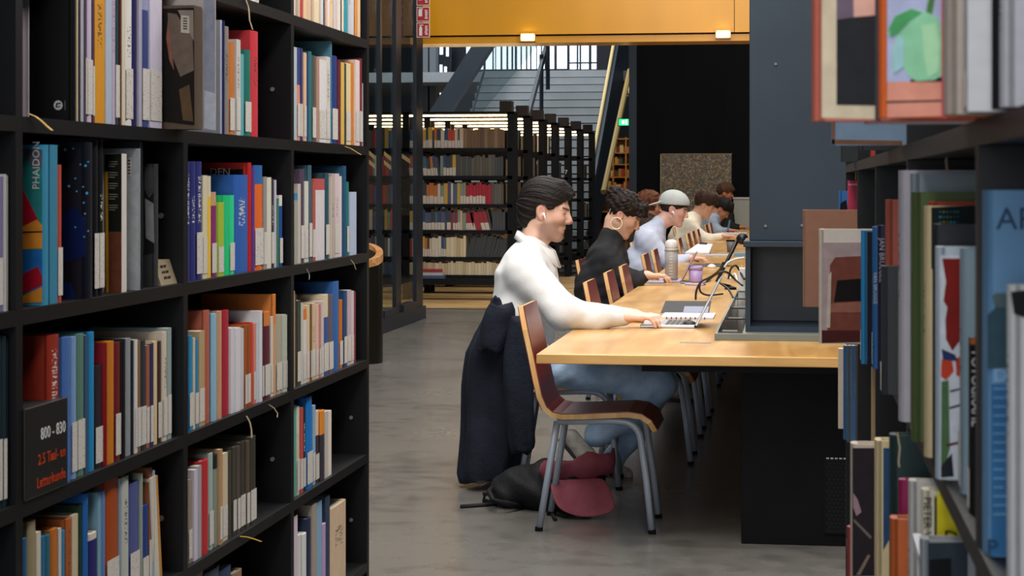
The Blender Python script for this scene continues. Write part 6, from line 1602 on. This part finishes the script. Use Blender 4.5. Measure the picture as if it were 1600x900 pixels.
# cables
def cable(pts, r, m, lab):
    pp = [Vector(PP(*p)) for p in pts]; out = []
    n = len(pp)
    for i in range(n - 1):
        p0, p1, p2, p3 = pp[max(i - 1, 0)], pp[i], pp[i + 1], pp[min(i + 2, n - 1)]
        for k in range(6):
            t = k / 6
            out.append(.5 * ((2 * p1) + (p2 - p0) * t + (2 * p0 - 5 * p1 + 4 * p2 - p3) * t * t + (3 * p1 - p0 - 3 * p2 + p3) * t ** 3))
    out.append(pp[-1])
    for p in out:
        if p.z < TZ + r: p.z = TZ + r
    tag(obj('cable', MB().tube(out, r, 6), m, smooth=True), lab, 'cable', 'cables beside the steel column')
M_cb = mat('cable_black', '17181b', .5); M_cw = mat('cable_white', 'd0d0cc', .5)
cable([(1087, 474, 10.4), (1088, 455, 10.4), (1096, 440, 10.4), (1112, 432, 10.4), (1124, 422, 10.3), (1130, 410, 10.2)], .006, M_cb, 'black cable rising in a tall curve left of the lamp arm')
cable([(1094, 440, 10.6), (1094, 455, 10.6), (1106, 461, 10.6), (1130, 459, 10.6)], .006, M_cb, 'black cable lying in a low loop on the table')
cable([(1104, 440, 10.5), (1120, 428, 10.4), (1135, 425, 10.4), (1150, 438, 10.4), (1160, 446, 10.3)], .006, M_cb, 'black cable bending right towards the plinth')
cable([(1126, 443, 10.3), (1138, 452, 10.2), (1146, 466, 10.1)], .006, M_cb, 'short black cable running down to the cable flaps')
cable([(1138, 436, 10.6), (1142, 420, 10.6), (1150, 415, 10.6), (1158, 428, 10.6), (1163, 436, 10.5)], .006, M_cb, 'black cable looping up beside the white plug')
cable([(1132, 418, 11), (1138, 410, 11), (1150, 405, 11), (1163, 403, 11)], .008, M_cw, 'white cable arching over to the steel column')
cable([(1132, 430, 10.8), (1140, 436, 10.8), (1148, 428, 10.8), (1152, 440, 10.7)], .007, M_cw, 'white cable tangle low beside the plug')
q = P(1159, 430, 10.6)
pg = empty('power_plug', q, 'white power adapter standing beside the steel column', 'plug')
obj('body', MB().box(q.x - .02, q.x + .02, q.y, q.y + .04, TZ + PH + .007, q.z + .04), mat('plug_white', 'dcdcd8', .4), pg, bevel=.004)
obj('prong', MB().tube([(q.x, q.y + .02, q.z + .04), (q.x, q.y + .02, q.z + .055)], .004, 6), M_cw, pg)
# bottle, cup, pens
c = tpt(1049, 440)
s_ = depth(c.x, c.y) / F
bt = empty('drinking_bottle', c, 'tall translucent drinking bottle with white lid in front of the woman', 'bottle')
def bottle_mat():
    m = bpy.data.materials.new('smoky_plastic'); m.use_nodes = True; nt = m.node_tree; b = nt.nodes['Principled BSDF']
    b.inputs['Base Color'].default_value = (*hexc('b4a89c'), 1); b.inputs['Roughness'].default_value = .25; b.inputs['Alpha'].default_value = .62
    return m
r_ = 10.3 * s_; hb = (440 - 392) * s_
obj('body', MB().lathe(c, [(r_ * .85, 0), (r_ * .92, .006), (r_ * .95, .03), (r_, hb * .6), (r_, hb)], 24), bottle_mat(), bt, smooth=True)
obj('neck_ring', MB().lathe(c + Vector((0, 0, hb)), [(r_ * 1.05, 0), (r_ * 1.05, .012), (r_ * .95, .016)], 24), mat('ring_clear', 'c4beb8', .3), bt, smooth=True)
obj('lid', MB().lathe(c + Vector((0, 0, hb + .016)), [(r_ * .95, 0), (r_ * .98, .01), (r_ * .95, 10 * s_), (r_ * .6, 13 * s_), (r_ * .3, 14 * s_)], 24), mat('lid_white', 'e4ddd8', .4), bt, smooth=True)
gm = MB()
for k in range(9): gm.box(c.x - .012, c.x + .012, c.y - r_ * .99 - .001, c.y - r_ * .99, c.z + .03 + k * hb * .095, c.z + .034 + k * hb * .095)
gm_ = obj('volume_marks', gm, mat('mark_white', 'e0dcd8', .5), bt); gm_['kind'] = 'stuff'
c = tpt(1087, 441); s_ = depth(c.x, c.y) / F
cu = empty('lilac_cup', c, 'lilac lidded cup standing on the table beside the bottle', 'cup')
M_cup = mat('cup_lilac', 'b9a2d6', .35)
obj('body', MB().lathe(c, [(9.3 * s_, 0), (10.2 * s_, .008), (10.8 * s_, 20 * s_)], 28), M_cup, cu, smooth=True)
obj('lid', MB().lathe(c + Vector((0, 0, 20 * s_)), [(11.6 * s_, 0), (11.7 * s_, 4 * s_), (11 * s_, 5.2 * s_), (9 * s_, 5.4 * s_)], 28), M_cup, cu, smooth=True)
for k, (x0, x1, y0, y1, c_h, n_) in enumerate(((1064, 1082, 441.5, 443.5, '8fb4d8', 'light blue'), (1092, 1110, 443.5, 438, 'a894cc', 'lilac'), (1070, 1100, 444, 444.6, 'c8b8d8', 'pale lilac'))):
    a, b = tpt(x0, y0, ZT_ + .006), tpt(x1, y1, ZT_ + .006)
    pn = empty('pen', a, '%s pen lying on the table by the lilac cup' % n_, 'pen', 'pens by the lilac cup')
    obj('barrel', MB().tube([a, b], .0058, 8), mat('pen_' + c_h, c_h, .4), pn, smooth=True); obj('tip', MB().tube([b, b + (b - a).normalized() * .014], [.005, .001], 8), M_keys, pn, smooth=True)
# woman's notebook, papers, farther things
def slab(name, px0, px1, py, wid, h, m, lab, cat, lip=None):
    a, b = tpt(px0, py), tpt(px1, py)
    r = empty(name, a, lab, cat)
    obj('cover', MB().box(a.x, b.x, a.y, a.y + wid, ZT_, ZT_ + h * .3), lip or m, r); obj('pages', MB().box(a.x + .003, b.x - .003, a.y + .003, a.y + wid - .003, ZT_ + h * .3, ZT_ + h), m, r)
    return r
slab('notebook', 1006, 1038, 442.5, .04, .016, mat('paper_white', 'd4d4e4', .6), 'closed pale notebook under the hands of the woman', 'notebook', mat('note_blue', '6c7898', .5))
a = tpt(1072, 399); 
pa = empty('paper_pad', a, 'white paper pad tilted up beyond the man in the cap', 'paper')
a = P(1070, 392, 17.2); b = P(1108, 392, 17.2)
obj('sheets', MB().prism([(a.x, a.y, ZT_), (b.x, b.y, ZT_), (b.x + .02, b.y + .3, ZT_ + .07), (a.x + .1, a.y + .3, ZT_ + .07)], (0, 0, .012)), mat('paper_bright', 'dcdce8', .6), pa)
obj('clip', MB().box(b.x - .1, b.x - .03, b.y + .26, b.y + .30, ZT_ + .082, ZT_ + .092), M_keys, pa)
slab('notebook', 1103, 1142, 400.5, .25, .012, mat('paper_grey', 'b8bcc4', .6), 'grey notebook lying farther along beside the paper pad', 'notebook')
slab('notebook', 1146, 1166, 401, .3, .03, mat('book_bluegrey', '7c94a0', .5), 'blue-grey book lying at the foot of the steel column', 'notebook')
slab('tablet', 1126, 1166, 366.5, .3, .02, mat('tablet_white', 'dcd8e0', .4), 'white tablet in front of the person in the cream hoodie', 'tablet')
c = tpt(1112, 418.5); ms = empty('computer_mouse', c, 'white computer mouse on the table beyond the lilac cup', 'mouse')
v, f = surf(lambda X, Y, Z: smax(ell(X, Y, Z, (c.x, c.y, ZT_ + .004), (.034, .05, .026)), ZT_ - Z, .004), (c.x - .05, c.y - .07, ZT_ - .01), (c.x + .05, c.y + .07, ZT_ + .05), .006)
npobj('shell', v, f, mat('mouse_white', 'e4e0e0', .35), ms); obj('wheel', MB().tube([(c.x + .01, c.y, ZT_ + .029), (c.x + .02, c.y, ZT_ + .028)], .003, 6), M_keys, ms)
c = tpt(1141.5, 394); s_ = depth(c.x, c.y) / F
gc = empty('grey_cup', c, 'dark grey cup with black rim farther along the table', 'cup')
obj('body', MB().lathe(c, [(5.2 * s_, 0), (6.6 * s_, 17 * s_)], 20), mat('cup_grey', '6c6a68', .5), gc, smooth=True); obj('rim', MB().lathe(c + Vector((0, 0, 17 * s_)), [(6.8 * s_, 0), (6.8 * s_, 2.2 * s_), (6 * s_, 2.3 * s_)], 20), M_blackm, gc, smooth=True)
a = P(1137, 361, 24.7); b = P(1140.5, 344, 24.7)
pn = empty('pen', a, 'blue pen held upright by the black-haired person', 'pen'); obj('barrel', MB().tube([a, b], .012, 8), mat('pen_blue', '5c7ca8', .4), pn); obj('tip', MB().tube([a, a - (b - a).normalized() * .03], [.01, .002], 8), M_keys, pn)
# paper strip stuck to the table edge by the plinth
a, b = tpt(1062, 536), tpt(1112, 534)
st_ = empty('clear_ruler', a, 'clear plastic strip lying at the table end near the plinth', 'ruler')
obj('strip', MB().box(a.x, b.x, a.y, a.y + .035, ZT_, ZT_ + .002), mat('clear_strip', 'b0a498', .2), st_)
